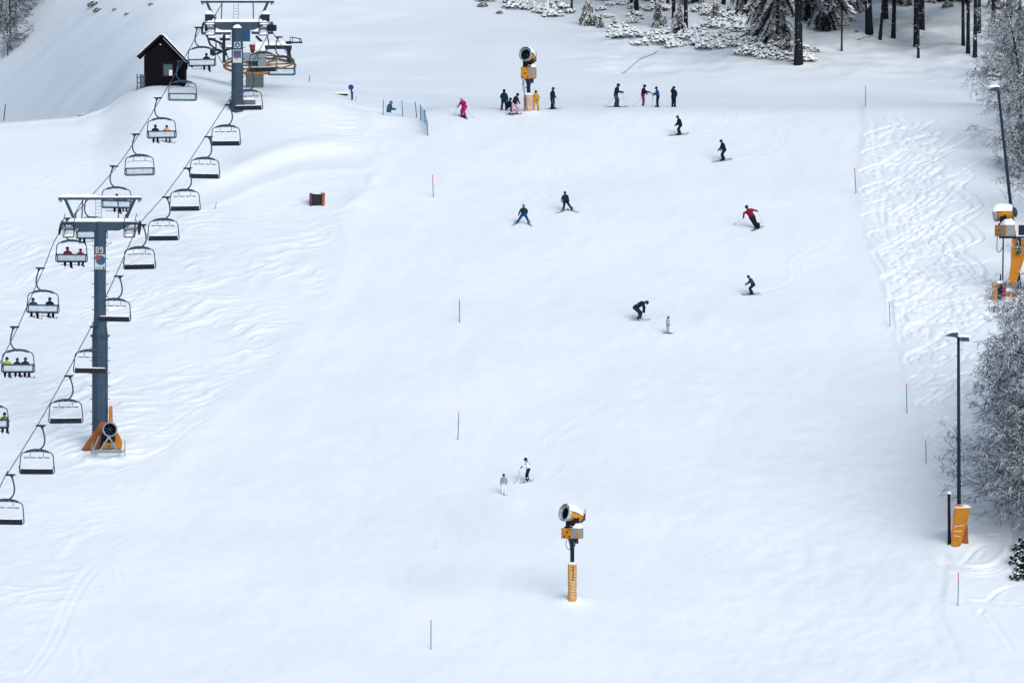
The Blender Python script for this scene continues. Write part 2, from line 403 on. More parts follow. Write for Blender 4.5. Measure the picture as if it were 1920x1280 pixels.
# the loop ridden round the lamp post
for rr in (0, .55, 1.2):
    cxx, cyy = gp(1820, 1000); q = []
    for k in range(50):
        a = R(70 - 210 * k / 49); q.append((cxx + (2.9 + rr * .5) * math.cos(a), cyy + (7.5 + rr) * math.sin(a)))
    stamp(q, .2, .2, .1)
for k in range(10):
    p0 = gp(rt.uniform(1770, 1850), rt.uniform(1060, 1150)); p1 = gp(rt.uniform(1870, 1990), rt.uniform(1100, 1230))
    stamp([(p0[0] + (p1[0] - p0[0]) * a, p0[1] + (p1[1] - p0[1]) * a + .5 * math.sin(a * 5)) for a in np.linspace(0, 1, 20)], .07, .16, .03)
# faint tracks on the groomed piste and beside the lift
for k in range(22):
    u0 = rt.uniform(560, 1560); v0 = rt.uniform(230, 1000); p0 = gp(u0, v0); L = rt.uniform(8, 26); dr = rt.uniform(-.35, .35); amp = rt.uniform(.3, 1.6); wl = rt.uniform(12, 22)
    q = [(p0[0] + dr * s_ + amp * math.sin(2 * math.pi * s_ / wl), p0[1] - s_) for s_ in np.linspace(0, L, 40)]
    stamp(q, .012, .15, .005)
for (u0, v0, u1, v1) in [(40, 1270, 175, 1060), (52, 1275, 190, 1062), (130, 1270, 160, 1200), (250, 830, 410, 745), (270, 860, 400, 780), (215, 1100, 235, 1050)]:
    p0 = gp(u0, v0); p1 = gp(u1, v1)
    stamp([(p0[0] + (p1[0] - p0[0]) * a + .3 * math.sin(a * 6), p0[1] + (p1[1] - p0[1]) * a) for a in np.linspace(0, 1, 30)], .045, .17, .02)
for k in range(70):
    p0 = gp(rt.uniform(-20, 620), rt.uniform(440, 1200)); L = rt.uniform(2, 6); a0 = rt.uniform(.5, 1.1)
    if p0[0] > float(np.interp(p0[1], [p[1] for p in lb], [p[0] for p in lb])): continue
    stamp([(p0[0] + L * a * math.cos(a0), p0[1] + L * a * math.sin(a0) + .5 * math.sin(a * 3)) for a in np.linspace(0, 1, 14)], .045, .13, .02)
# the line each moving skier has just drawn
for (u, v, dx, wl) in [(1276, 256, .9, 11), (1358, 304, .9, 13), (1412, 430, -.5, 9), (1410, 554, .7, 12), (985, 423, .25, 8), (1062, 398, -.3, 9), (990, 905, .35, 12), (869, 222, -.6, 10)]:
    x0, y0 = gp(u, v)
    for o_ in (0, .42):
        stamp([(x0 + o_ + dx * s_ * (1 - s_ / 30) + .9 * math.sin(2 * math.pi * s_ / wl), y0 + s_) for s_ in np.linspace(0, 15, 50)], .045, .12, .02)
Z += TR + BM * (1 + TR / .2).clip(0, 1)
# snow banked against the posts
for (u, v, h, r) in [(1074, 1128, .3, .9), (1800, 1022, .55, 1.8), (990, 207, .2, .9), (205, 845, .35, 2.0)]:
    x_, y_ = gp(u, v); Z += h * np.exp(-((X - x_) ** 2 + (Yg - y_) ** 2) / r ** 2)

def H(x, y):
    i = int(np.clip(np.searchsorted(gx, x) - 1, 0, len(gx) - 2)); j = int(np.clip(np.searchsorted(gy, y) - 1, 0, len(gy) - 2))
    a = (x - gx[i]) / (gx[i + 1] - gx[i]); b = (y - gy[j]) / (gy[j + 1] - gy[j])
    return float((Z[j, i] * (1 - a) + Z[j, i + 1] * a) * (1 - b) + (Z[j + 1, i] * (1 - a) + Z[j + 1, i + 1] * a) * b)
def hit(u, v, y0=500, y1=1300):
    """the place on the snow seen at photograph pixel (u, v)"""
    du = (u - 960) / F; dv = (640 - v) / F; y = y0; st = .4
    while y < y1:
        if dv * y < H(du * y, y): break
        y += st
    lo, hi = y - st, y
    for _ in range(12):
        m_ = (lo + hi) / 2
        if dv * m_ < H(du * m_, m_): hi = m_
        else: lo = m_
    return Vector((du * hi, hi, H(du * hi, hi)))
def at(u, v, Y): return Vector(((u - 960) / F * Y, Y, (640 - v) / F * Y))

def build_ground():
    ny, nx = Z.shape; me = bpy.data.meshes.new('ground')
    co = np.empty((ny * nx, 3), np.float32); co[:, 0] = X.ravel(); co[:, 1] = Yg.ravel(); co[:, 2] = Z.ravel()
    q = (np.arange(ny - 1)[:, None] * nx + np.arange(nx - 1)[None, :]).ravel()
    f = np.stack([q, q + 1, q + nx + 1, q + nx], 1).astype(np.int32)
    me.vertices.add(len(co)); me.vertices.foreach_set('co', co.ravel())
    me.loops.add(f.size); me.loops.foreach_set('vertex_index', f.ravel())
    me.polygons.add(len(f)); me.polygons.foreach_set('loop_start', np.arange(0, f.size, 4, dtype=np.int32))
    me.polygons.foreach_set('loop_total', np.full(len(f), 4, np.int32))
    me.update(calc_edges=True); me.polygons.foreach_set('use_smooth', np.ones(len(f), bool))
    me.materials.append(M['ground'])
    o = newobj('ground', me); o['kind'] = 'structure'
build_ground()
# ================================================================== lift line
# each rope strand hangs in one vertical plane: plan x = a + k*Y, heights from the towers and the sag
T1Y, T2Y = 603.0, 686.0
def strand(u1, u2):
    x1 = (u1 - 960) / F * T1Y; x2 = (u2 - 960) / F * T2Y; k = (x2 - x1) / (T2Y - T1Y); return (x1 - k * T1Y, k)
LS, RS = strand(110, 377), strand(256.5, 508)
def onrope(st, u, v):
    a, k = st; Y = a / ((u - 960) / F - k); return at(u, v, Y)
left_pts = [(-330, 1400), (-60, 812), (1, 679), (34, 612), (62, 548), (83, 500), (108, 441), (147, 395), (222, 309), (263, 248), (302, 184), (340, 120), (377, 52)]
right_pts = [(-200, 1330), (0, 912), (13, 889.6), (68, 801), (121, 707.5), (148, 655.5), (180, 595), (216.6, 517), (240, 464), (255, 432), (262, 419), (305.6, 370), (321, 350), (348, 313), (388, 252), (425, 194.5), (470, 123), (508, 56)]
LP = [onrope(LS, *p) for p in left_pts]; RP = [onrope(RS, *p) for p in right_pts]
def ropept(P, v):
    """point of a strand whose picture height is v"""
    for a, b in zip(P[:-1], P[1:]):
        va = 640 - F * a.z / a.y; vb = 640 - F * b.z / b.y
        if vb <= v <= va: return a.lerp(b, (va - v) / (va - vb))
    return P[-1].copy()
WC = Vector(((487 - 960) / F * 706, 706, (640 - 124) / F * 706))   # bullwheel centre
WR = 2.95; WT = R(14)
def wheelpt(a, r=WR, dz=0):
    return WC + Matrix.Rotation(WT, 3, 'X') @ Vector((r * math.cos(a), r * math.sin(a), dz))
rope = MB()
arc = [wheelpt(R(180 - 180 * i / 24)) for i in range(25)]
rope.tube(bez(LP, 4) + arc + list(reversed(bez(RP, 4))), .03, 6)
ro = rope.build('haul_rope', M['rope'])
tag(ro, 'long steel rope of the chairlift running up both sides of the towers', 'cable')

# ------------------------------------------------------------------ chairs
def make_chair(s, front, bar_up, snowseat):
    """s=+1: hanger bows to picture right; front: the seat side faces the camera"""
    root = empty('lift_chair')
    f = -1 if front else 1                      # direction the riders face along Y
    g = MB(); g.bbox(-.08, s * .5 if s > 0 else .08, -.1, .1, -.06, .06, .02) if s > 0 else g.bbox(-.5, .08, -.1, .1, -.06, .06, .02)
    g.bbox(s * .32 - .09, s * .32 + .09, -.12, .12, -.16, .03, .03); g.tube([(s * .32 - .28, 0, .04), (s * .32 + .28, 0, .04)], .03, 6)
    g.build('grip', M['steel_dark'], root)
    h = MB(); h.tube(bez([(s * .30, 0, -.05), (s * .44, 0, -.5), (s * .50, 0, -.95), (s * .42, 0, -1.28), (s * .22, 0, -1.5), (s * .05, 0, -1.58)], 5), .055, 8)
    h.build('hanger', M['steel'], root, True)
    c = MB(); pts = [(x, 0, -1.72 + .16 * (1 - (x / .78) ** 2)) for x in np.linspace(-.78, .78, 13)]
    c.tube(pts, [.05] + [.085] * 11 + [.05], 8); c.bbox(-.12, .12, -.1, .1, -1.66, -1.5, .03)
    c.build('carrier_beam', M['steel'], root, True)
    fr = MB(); yb = f * .46
    for q in (-1, 1):
        fr.tube(bez([(q * .62, 0, -1.70), (q * .92, 0, -1.76), (q * 1.05, 0, -1.98), (q * 1.09, 0, -2.4), (q * 1.13, -f * .02, -2.85), (q * 1.12, yb * .1, -3.02), (q * 1.0, yb * .5, -3.10)], 5), .038, 8)
        fr.tube(bez([(q * 1.1, 0, -2.62), (q * 1.12, yb * .7, -2.60), (q * 1.12, yb * 1.05, -2.72)], 4), .035, 6)
    fr.tube([(-1.0, yb * .5, -3.10), (1.0, yb * .5, -3.10)], .04, 8)
    if not front: fr.tube([(-1.08, 0, -2.60), (1.08, 0, -2.60)], .035, 8)
    fr.build('frame', M['steel'], root, True)
    st = MB()
    if front:
        for k in range(4):
            x0 = -1.05 + k * .525; st.bbox(x0 + .008, x0 + .517, min(0, f * .5), max(0, f * .5), -3.14, -2.79, .05)
    else:
        for k in range(4):
            x0 = -1.05 + k * .525; st.bbox(x0 + .008, x0 + .517, 0.02, .52, -3.04, -2.93, .04)
    st.build('seat', M['seat'], root)
    b = MB(); yo = -f * .06
    if front:
        b.bbox(-1.04, 1.04, yo + .0, yo + .06, -3.05, -2.76, .02)
        b.build('backrest', M['steel'], root)
    else:
        b.bbox(-1.05, 1.05, yo - .035, yo + .035, -2.62, -2.52, .02); b.bbox(-1.05, 1.05, yo - .03, yo + .03, -3.06, -3.00, .015)
        for q in (-1, 1): b.bbox(q * 1.02 - .045, q * 1.02 + .045, yo - .03, yo + .03, -3.0, -2.62, .015)
        bo = b.build('backrest', M['steel'], root)
        p = MB(); p.bbox(-.975, .975, yo - .015, yo + .015, -3.0, -2.62, .01); p.build('back_panel', M['panel'], bo)
    if snowseat:
        sn = MB()
        if front: sn.slab(-1.02, 1.02, -.46, -.02, -2.79, .055, 3, None, .0)
        else: sn.slab(-1.0, 1.0, .0, .5, -2.93, .1, 5)
        sn.build('snow_cover', M['snow'], root, True)
    rb_ = MB()
    if bar_up:
        zb = -2.06; 
        rb_.tube([(-.42, 0, -1.68), (.42, 0, -1.68)], .02, 6)
        if front: rb_.tube([(-.86, yb * .5, zb), (.86, yb * .5, zb)], .012, 6)
        for q in (-1, 1): rb_.tube(bez([(q * .42, 0, -1.66), (q * .44, yb * .3, -1.85), (q * .43, yb * .5, zb)], 3), .022, 6)
        if front:
            ro_ = rb_.build('restraint_bar', M['steel'], root, True)
            for k in range(4):
                x0 = -.84 + k * .45; q = MB(); q.bbox(x0, x0 + .31, yb * .5 - .04, yb * .5 + .04, zb - .03, zb + .03, .015); q.build('footrest', M['steel_dark'], ro_)
        else:
            rb_.tube(bez([(-.92, yb * .5, zb - .1), (-.8, yb * .5, zb + .02), (0, yb * .5, zb + .04), (.8, yb * .5, zb + .02), (.92, yb * .5, zb - .1)], 4), .018, 6)
            rb_.build('restraint_bar', M['steel'], root, True)
    else:
        rb_.tube([(-1.0, f * .62, -2.62), (1.0, f * .62, -2.62)], .03, 8)
        for q in (-1, 1): rb_.tube([(q * 1.0, f * .62, -2.62), (q * 1.06, 0, -2.5)], .03, 6)
        rb_.tube([(0, f * .62, -2.62), (0, f * .7, -3.2), (0, f * .7, -3.3)], .02, 6); rb_.tube([(-.8, f * .7, -3.3), (.8, f * .7, -3.3)], .022, 6)
        rb_.build('restraint_bar', M['steel'], root, True)
    return root
ch_down = make_chair(1, True, True, True)
ch_up_empty = make_chair(-1, False, True, False)
ch_up_full = make_chair(-1, False, False, False)
used = {}
GUP, GDN = 'chairs riding up the left strand of the lift', 'chairs coming down the right strand of the lift'
def chair(proto, P, label, group):
    o = proto if id(proto) not in used else copy_tree(proto)
    used[id(proto)] = 1
    o.location = P; tag(o, label, 'chair', group); o.rotation_euler.z = random.uniform(-.08, .08); o.rotation_euler.y = random.uniform(-.025, .025)
    return o
random.seed(4)
down = [(58.5, 'empty lift chair hanging in front of the yellow wheel of the top station'),
        (132, 'empty snow-topped lift chair just right of the far tower post'),
        (197, 'empty descending lift chair just below the foot of the far tower'),
        (257, 'empty descending lift chair midway between the towers, second below the far tower foot'),
        (316, 'empty descending lift chair midway between the towers, third below the far tower foot'),
        (370, 'empty descending lift chair right of the near tower crossarm, upper one'),
        (422, 'empty descending lift chair beside the sheaves of the near tower crossarm'),
        (518, 'empty descending lift chair just right of the near tower post'),
        (613, 'empty descending lift chair whose dark seat crosses the near tower post at its flange'),
        (705, 'empty descending lift chair left of the mats at the near tower foot'),
        (798, 'empty descending lift chair, second from the bottom of the line'),
        (890, 'empty descending lift chair lowest in the line, cut by the left edge')]
for v, lb_ in down:
    P = ropept(RP, v) if v > 60 else ropept(RP, 62)
    if v == 58.5: P = at(492, 62, 690)
    chair(ch_down, P, lb_, GDN)
used2 = copy_tree(ch_up_empty)   # keeps a clean source for the chair that rounds the wheel
up = [(44, 1, 'lift chair with one rider hanging beside the left arm of the far tower'),
      (115, 0, 'empty ascending lift chair in front of the brown hut'),
      (184, 1, 'ascending lift chair with riders in black and orange below the hut'),
      (252, 0, 'empty ascending lift chair above the near tower on the left strand'),
      (312, 1, 'ascending lift chair with two riders right behind the top beam of the near tower'),
      (368, 1, 'ascending lift chair with riders half hidden behind the near tower head'),
      (410, 1, 'ascending lift chair with riders in red left of the near tower'),
      (503, 1, 'ascending lift chair with riders in teal and black left of the near tower post'),
      (613, 1, 'ascending lift chair with three riders near the left edge'),
      (716, 1, 'ascending lift chair with a rider in green, cut by the left edge')]
chairs_up = []
for v, full, lb_ in up:
    chairs_up.append(chair(ch_up_full if full else ch_up_empty, ropept(LP, v), lb_, GUP))
used2.location = wheelpt(R(60)) + Vector((.6, 0, .75)); used2.location = at(528, 70, 700)
tag(used2, 'empty lift chair hanging low behind the yellow wheel at the top station', 'chair', GDN); used2.rotation_euler.z = R(8)

# ------------------------------------------------------------------ lift towers
def text_obj(name, body, size, m, parent, loc, rot=(R(90), 0, 0)):
    cu = bpy.data.curves.new(name, 'FONT'); cu.body = body; cu.size = size; cu.extrude = .004; cu.align_x = 'CENTER'; cu.align_y = 'CENTER'
    o = bpy.data.objects.new(name, cu); col.objects.link(o)
    me = bpy.data.meshes.new_from_object(o); bpy.data.objects.remove(o); bpy.data.curves.remove(cu)
    me.materials.clear(); me.materials.append(m)
    o = newobj(name, me, parent, loc); o.rotation_euler = rot; return o

def tower(loc, hgt, wtop, wbot, flange, label, armz, signs):
    """hgt: height of the post top above the snow"""
    t = empty('lift_tower', loc); tag(t, label, 'lift tower', 'steel towers of the chairlift')
    p = MB()
    zf = flange
    if zf > 0:
        p.lathe([(wbot * .56, -1.0), (wbot * .56, zf), (wbot * .66, zf), (wbot * .66, zf + .14), (wbot * .56, zf + .14), (wtop * .56, zf + 1.5), (wtop * .54, hgt), (0, hgt)], 12, Matrix.Rotation(R(15), 4, 'Z'))
    else:
        p.lathe([(wtop * .58, -1.0), (wtop * .54, hgt), (0, hgt)], 12, Matrix.Rotation(R(15), 4, 'Z'))
    po = p.build('post', M['steel'], t)
    rg = MB()
    for k in range(int(hgt / .9)):
        z = .6 + k * .9
        if z > hgt - 1: break
        ww = (wbot if z < zf + 1 else wtop) * .56
        for q in (-1, 1): rg.tube([(q * ww * .9, .1, z), (q * (ww + .16), .1, z)], .025, 5)
    rg.build('climbing_rung', M['steel_dark'], po)
    a = MB(); L = 2.15
    z1 = hgt + .02; z0 = hgt - .62
    a.prism([(-L, z1), (L, z1), (L, z1 - .22), (1.75, z0 + .18), (1.3, z0), (-1.3, z0), (-1.75, z0 + .18), (-L, z1 - .22)], -.3, .3)
    a.bbox(-2.75, -L, -.2, .2, z1 - .24, z1 - .04, .03); a.bbox(L, 2.75, -.2, .2, z1 - .24, z1 - .04, .03)
    a.build('crossarm', M['steel'], t)
    n = MB(); n.slab(-2.2, 2.2, -.28, .28, z1, .24, 8)
    n.build('snow_cap', M['snow'], t, True)
    # lifting frame
    g = MB(); zt = hgt + 1.55; HB = 2.95
    g.bbox(-HB, HB, -.10, .10, zt, zt + .2, .03)
    for q in (-1, 1):
        g.tube([(q * 2.45, 0, zt + .04), (q * 1.75, 0, z1)], .12, 6)
        g.tube([(q * 1.25, .5, zt + .05), (q * 1.3, .1, z1)], .05, 6)
        g.bbox(q * 2.75 - .05, q * 2.75 + .05, -.05, .05, zt - .16, zt, .01); g.bbox(q * 2.88 - .03, q * 2.88 + .03, -.05, .05, zt - .12, zt, .01)
    g.tube([(-1.2, 0, zt), (-2.3, .6, z1 - .3)], .035, 5)
    g.build('lifting_frame', M['steel'], t)
    n = MB(); n.slab(-HB, -.2, -.12, .12, zt + .19, .22, 9, None, .02); n.slab(-.2, HB, -.12, .12, zt + .19, .09, 10, None, .0)
    n.build('snow_cap', M['snow'], t, True)
    l = MB()
    for q in (-.2, .2): l.tube([(q - .1, -.12, z1), (q - .1, -.12, zt)], .022, 5)
    for k in range(6): l.tube([(-.3, -.12, z1 + .12 + k * .24), (.1, -.12, z1 + .12 + k * .24)], .018, 5)
    l.build('ladder', M['steel_lt'], t)
    sag = R(12)
    for q in (-1, 1):
        s_ = MB(); mt = Matrix.Translation((q * 2.75, 0, z1 - .35)) @ Matrix.Rotation(sag, 4, 'X')
        s_.bbox(-.05, .05, -1.5, 1.5, -.10, .16, .03, mt)
        so_ = s_.build('sheave_frame', M['steel_dark'], t)
        for k in range(6):
            wl = MB(); wl.lathe([(0, -.06), (.2, -.06), (.22, -.05), (.17, 0), (.22, .05), (.2, .06), (0, .06)], 14,
                                mt @ Matrix.Translation((q * .06, -1.25 + k * .5, -.16)) @ Matrix.Rotation(R(90), 4, 'Y'))
            wl.build('sheave_wheel', M['black'], so_)
        w_ = MB(); mt = Matrix.Translation((q * 2.15, 0, z1 - .75)) @ Matrix.Rotation(sag, 4, 'X')
        w_.bbox(-.38, .38, -1.7, 1.7, -.06, .02, .02, mt)
        for yy in (-1.7, 0, 1.7):
            w_.tube([mt @ Vector((q * -.38, yy, 0)), mt @ Vector((q * -.38, yy, 1.0))], .03, 5)
        for xx in (-.38, .38):
            for zz in (.5, 1.0): w_.tube([mt @ Vector((xx, -1.7, zz)), mt @ Vector((xx, 1.7, zz))], .028, 5)
        w_.tube(bez([mt @ Vector((-.38, -1.7, 0)), mt @ Vector((-.38, -1.7, .92)), mt @ Vector((-.3, -1.7, 1.0)), mt @ Vector((.3, -1.7, 1.0)), mt @ Vector((.38, -1.7, .92)), mt @ Vector((.38, -1.7, 0))], 3), .03, 5)
        w_.tube([mt @ Vector((-.38, -1.7, .5)), mt @ Vector((.38, -1.7, .5))], .025, 5)
        w_.build('catwalk', M['steel_dark'], t)
        n = MB(); n.slab(-.36, .36, -1.65, 1.65, .02, .14, 11, mt, 0); n.build('snow_cap', M['snow'], t, True)
    if flange == 0:
        for q in (-1, 1):
            b = MB(); b.bbox(q * 2.3 - .3, q * 2.3 + .3, -.3, .3, z1 + .05, z1 + .62, .05); b.build('junction_box', M['steel_dark'], t)
            n = MB(); n.slab(q * 2.3 - .3, q * 2.3 + .3, -.3, .3, z1 + .62, .26, 15, None, .05); n.build('snow_cap', M['snow'], t, True)
            b = MB(); b.bbox(q * 2.5 - .12, q * 2.5 + .55 * (q > 0) + .12, -.6, -.2, z1 - .75, z1 - .25, .08); b.build('grip_guard', M['black'], t)
            b = MB(); b.slab(q * 2.2 - .35, q * 2.2 + .35, -.5, .1, z1 - .2, .3, 16); b.build('snow_cap', M['snow'], t, True)
    signs(t, wtop * .56)
    return t
def plate(t, name, x0, x1, z0, z1, y, m):
    q = MB(); q.bbox(x0, x1, y - .02, y, z0, z1, .006); return q.build(name, m, t)
def disc(parent, name, x, z, y, r, m, r0=0, n=20):
    q = MB(); rot = Matrix.Translation((x, y, z)) @ Matrix.Rotation(R(90), 4, 'X')
    q.lathe([(r0, 0), (r, 0), (r, .012), (r0, .012)] if r0 else [(0, .012), (r, .012), (r, 0), (0, 0)], n, rot)
    if r0: q.f.append(q.f[0]); q.mi.append(0); q.f.pop(); q.mi.pop()
    return q.build(name, m, parent)
t1 = hit(190, 838); h1 = (640 - 416) / F * T1Y - t1.z
T1 = Vector(((187.5 - 960) / F * T1Y, T1Y, H((187.5 - 960) / F * T1Y, T1Y))); h1 = (640 - 416) / F * T1Y - T1.z
def zpx(v, Y, base): return (640 - v) / F * Y - base
def signs1(t, w_):
    y = -w_ - .015; z = lambda v: zpx(v, T1Y, T1.z)
    o = plate(t, 'number_sign', -.16, .16, z(429), z(421), -.33, M['yellow']); text_obj('number', '2', .3, M['black'], o, (0, -.357, (z(429) + z(421)) / 2))
    o = plate(t, 'warning_sign', -.28, .24, z(475), z(463), y, M['signwhite'])
    zc_ = (z(475) + z(463)) / 2
    disc(o, 'red_ring', -.02, zc_, y - .022, .205, M['signred'], .155)
    q = MB(); q.box(-.19, .19, y - .036, y - .026, -.022, .022, Matrix.Translation((-.02, 0, zc_)) @ Matrix.Rotation(R(40), 4, 'Y')); q.build('red_bar', M['signred'], o)
    q = MB(); q.box(-.06, .05, y - .032, y - .024, zc_ - .12, zc_ + .05); q.tube([(-.03, y - .03, zc_ + .09), (-.03, y - .03, zc_ + .1)], .035, 8); q.box(.02, .12, y - .032, y - .024, zc_ - .06, zc_ - .02); q.build('pictogram', M['black'], o)
    o = plate(t, 'poster', -.34, .38, z(505), z(477), y - .01, M['signwhite'])
    disc(o, 'blue_disc', .07, z(488), y - .032, .34, M['postblue']); disc(o, 'pink_disc', -.14, z(483), y - .048, .20, M['postpink'])
    q = MB(); q.box(-.2, .1, y - .05, y - .034, z(502) - .02, z(502) + .02); q.box(.22, .34, y - .05, y - .034, z(504), z(500)); q.build('printed_line', M['postblue'], o)
t1o = tower(T1, h1, .78, 1.02, zpx(632, T1Y, T1.z), 'tall near grey lift tower with flanged post and padded foot', 0, signs1)
T2 = Vector(((445 - 960) / F * T2Y, T2Y, H((445 - 960) / F * T2Y, T2Y))); h2 = (640 - 42) / F * T2Y - T2.z
def signs2(t, w_):
    y = -w_ - .015; z = lambda v: zpx(v, T2Y, T2.z)
    o = plate(t, 'arrow_sign', -.25, .27, z(91), z(79.5), y, M['signwhite'])
    disc(o, 'blue_disc', .01, z(85.3), y - .022, .21, M['signblue'])
    q = MB(); zc_ = z(85.3); q.prism([(-.03, .13), (.03, .13), (.03, -.02), (.12, .05), (.12, -.03), (.0, -.14), (-.12, -.03), (-.12, .05), (-.03, -.02)], y - .045, y - .036, Matrix.Translation((0.01, 0, zc_))); q.build('white_arrow', M['signwhite'], o)
    o = plate(t, 'poster', -.35, .37, z(118.5), z(94), y - .01, M['signwhite'])
    q = MB(); q.box(-.3, .32, y - .05, y - .034, z(109), z(95.5)); q.build('blue_picture', M['postblue'], o)
    disc(o, 'pink_disc', -.05, z(107), y - .052, .17, M['postpink'])
    q = MB(); q.slab(-.3, .3, -.55, -.3, z(53), .25, 12); q.build('snow_cap', M['snow'], t, True)
t2o = tower(T2, h2, .86, .86, 0, 'far grey lift tower with blue arrow sign beside the top station', 0, signs2)

# protective mats round the foot of the near tower
def mat_piece(name, m, prof, y0, y1, label, loc, rz=0, rx=0, group='mats leaning round the near tower foot'):
    q = MB(); q.prism(prof, y0, y1); me = q.mesh(name, m)
    bm = bmesh.new(); bm.from_mesh(me); bmesh.ops.recalc_face_normals(bm, faces=bm.faces); bmesh.ops.bevel(bm, geom=bm.edges[:], offset=.04, segments=2, affect='EDGES'); bm.to_mesh(me); bm.free()
    o = newobj(name, me, None, loc); o.rotation_euler = (rx, 0, rz); tag(o, label, 'mat', group); return o
def onG(u, v, Y): x = (u - 960) / F * Y; return Vector((x, Y, H(x, Y)))
gz = T1.z
pt = lambda u, v: ((u - 960) / F * 602 - T1.x, (640 - v) / F * 602 - gz)
mat_piece('protective_mat', M['maroon'], [pt(173, 754), pt(179, 757), pt(180, 812), pt(171, 814), pt(175, 790)], -.4, .5, 'upright maroon mat on the left side of the near tower post', T1)
mat_piece('protective_mat', M['orange'], [pt(203, 762), pt(209, 760), pt(210, 800), pt(203, 806)], -.4, .5, 'upright orange mat on the right side of the near tower post', T1)
mat_piece('protective_mat', M['redor'], [pt(152, 843), pt(160, 832), pt(189, 790), pt(200, 790), pt(203, 800), pt(192, 812), pt(186, 843)], -1.1, -.6, 'orange wedge mat slanting down left of the snow gun at the near tower', T1)
mat_piece('protective_mat', M['orange'], [pt(214, 808), pt(222, 812), pt(229, 828), pt(228, 841), pt(220, 842), pt(213, 835)], -1.15, -.6, 'bulging orange mat right of the snow gun at the near tower', T1)
mt_ = MB(); mt_.slab(-1.35, -.1, -1.15, -.58, 0, .1, 14, Matrix.Translation((0, 0, .3)) @ Matrix.Rotation(R(-52), 4, 'Y'))

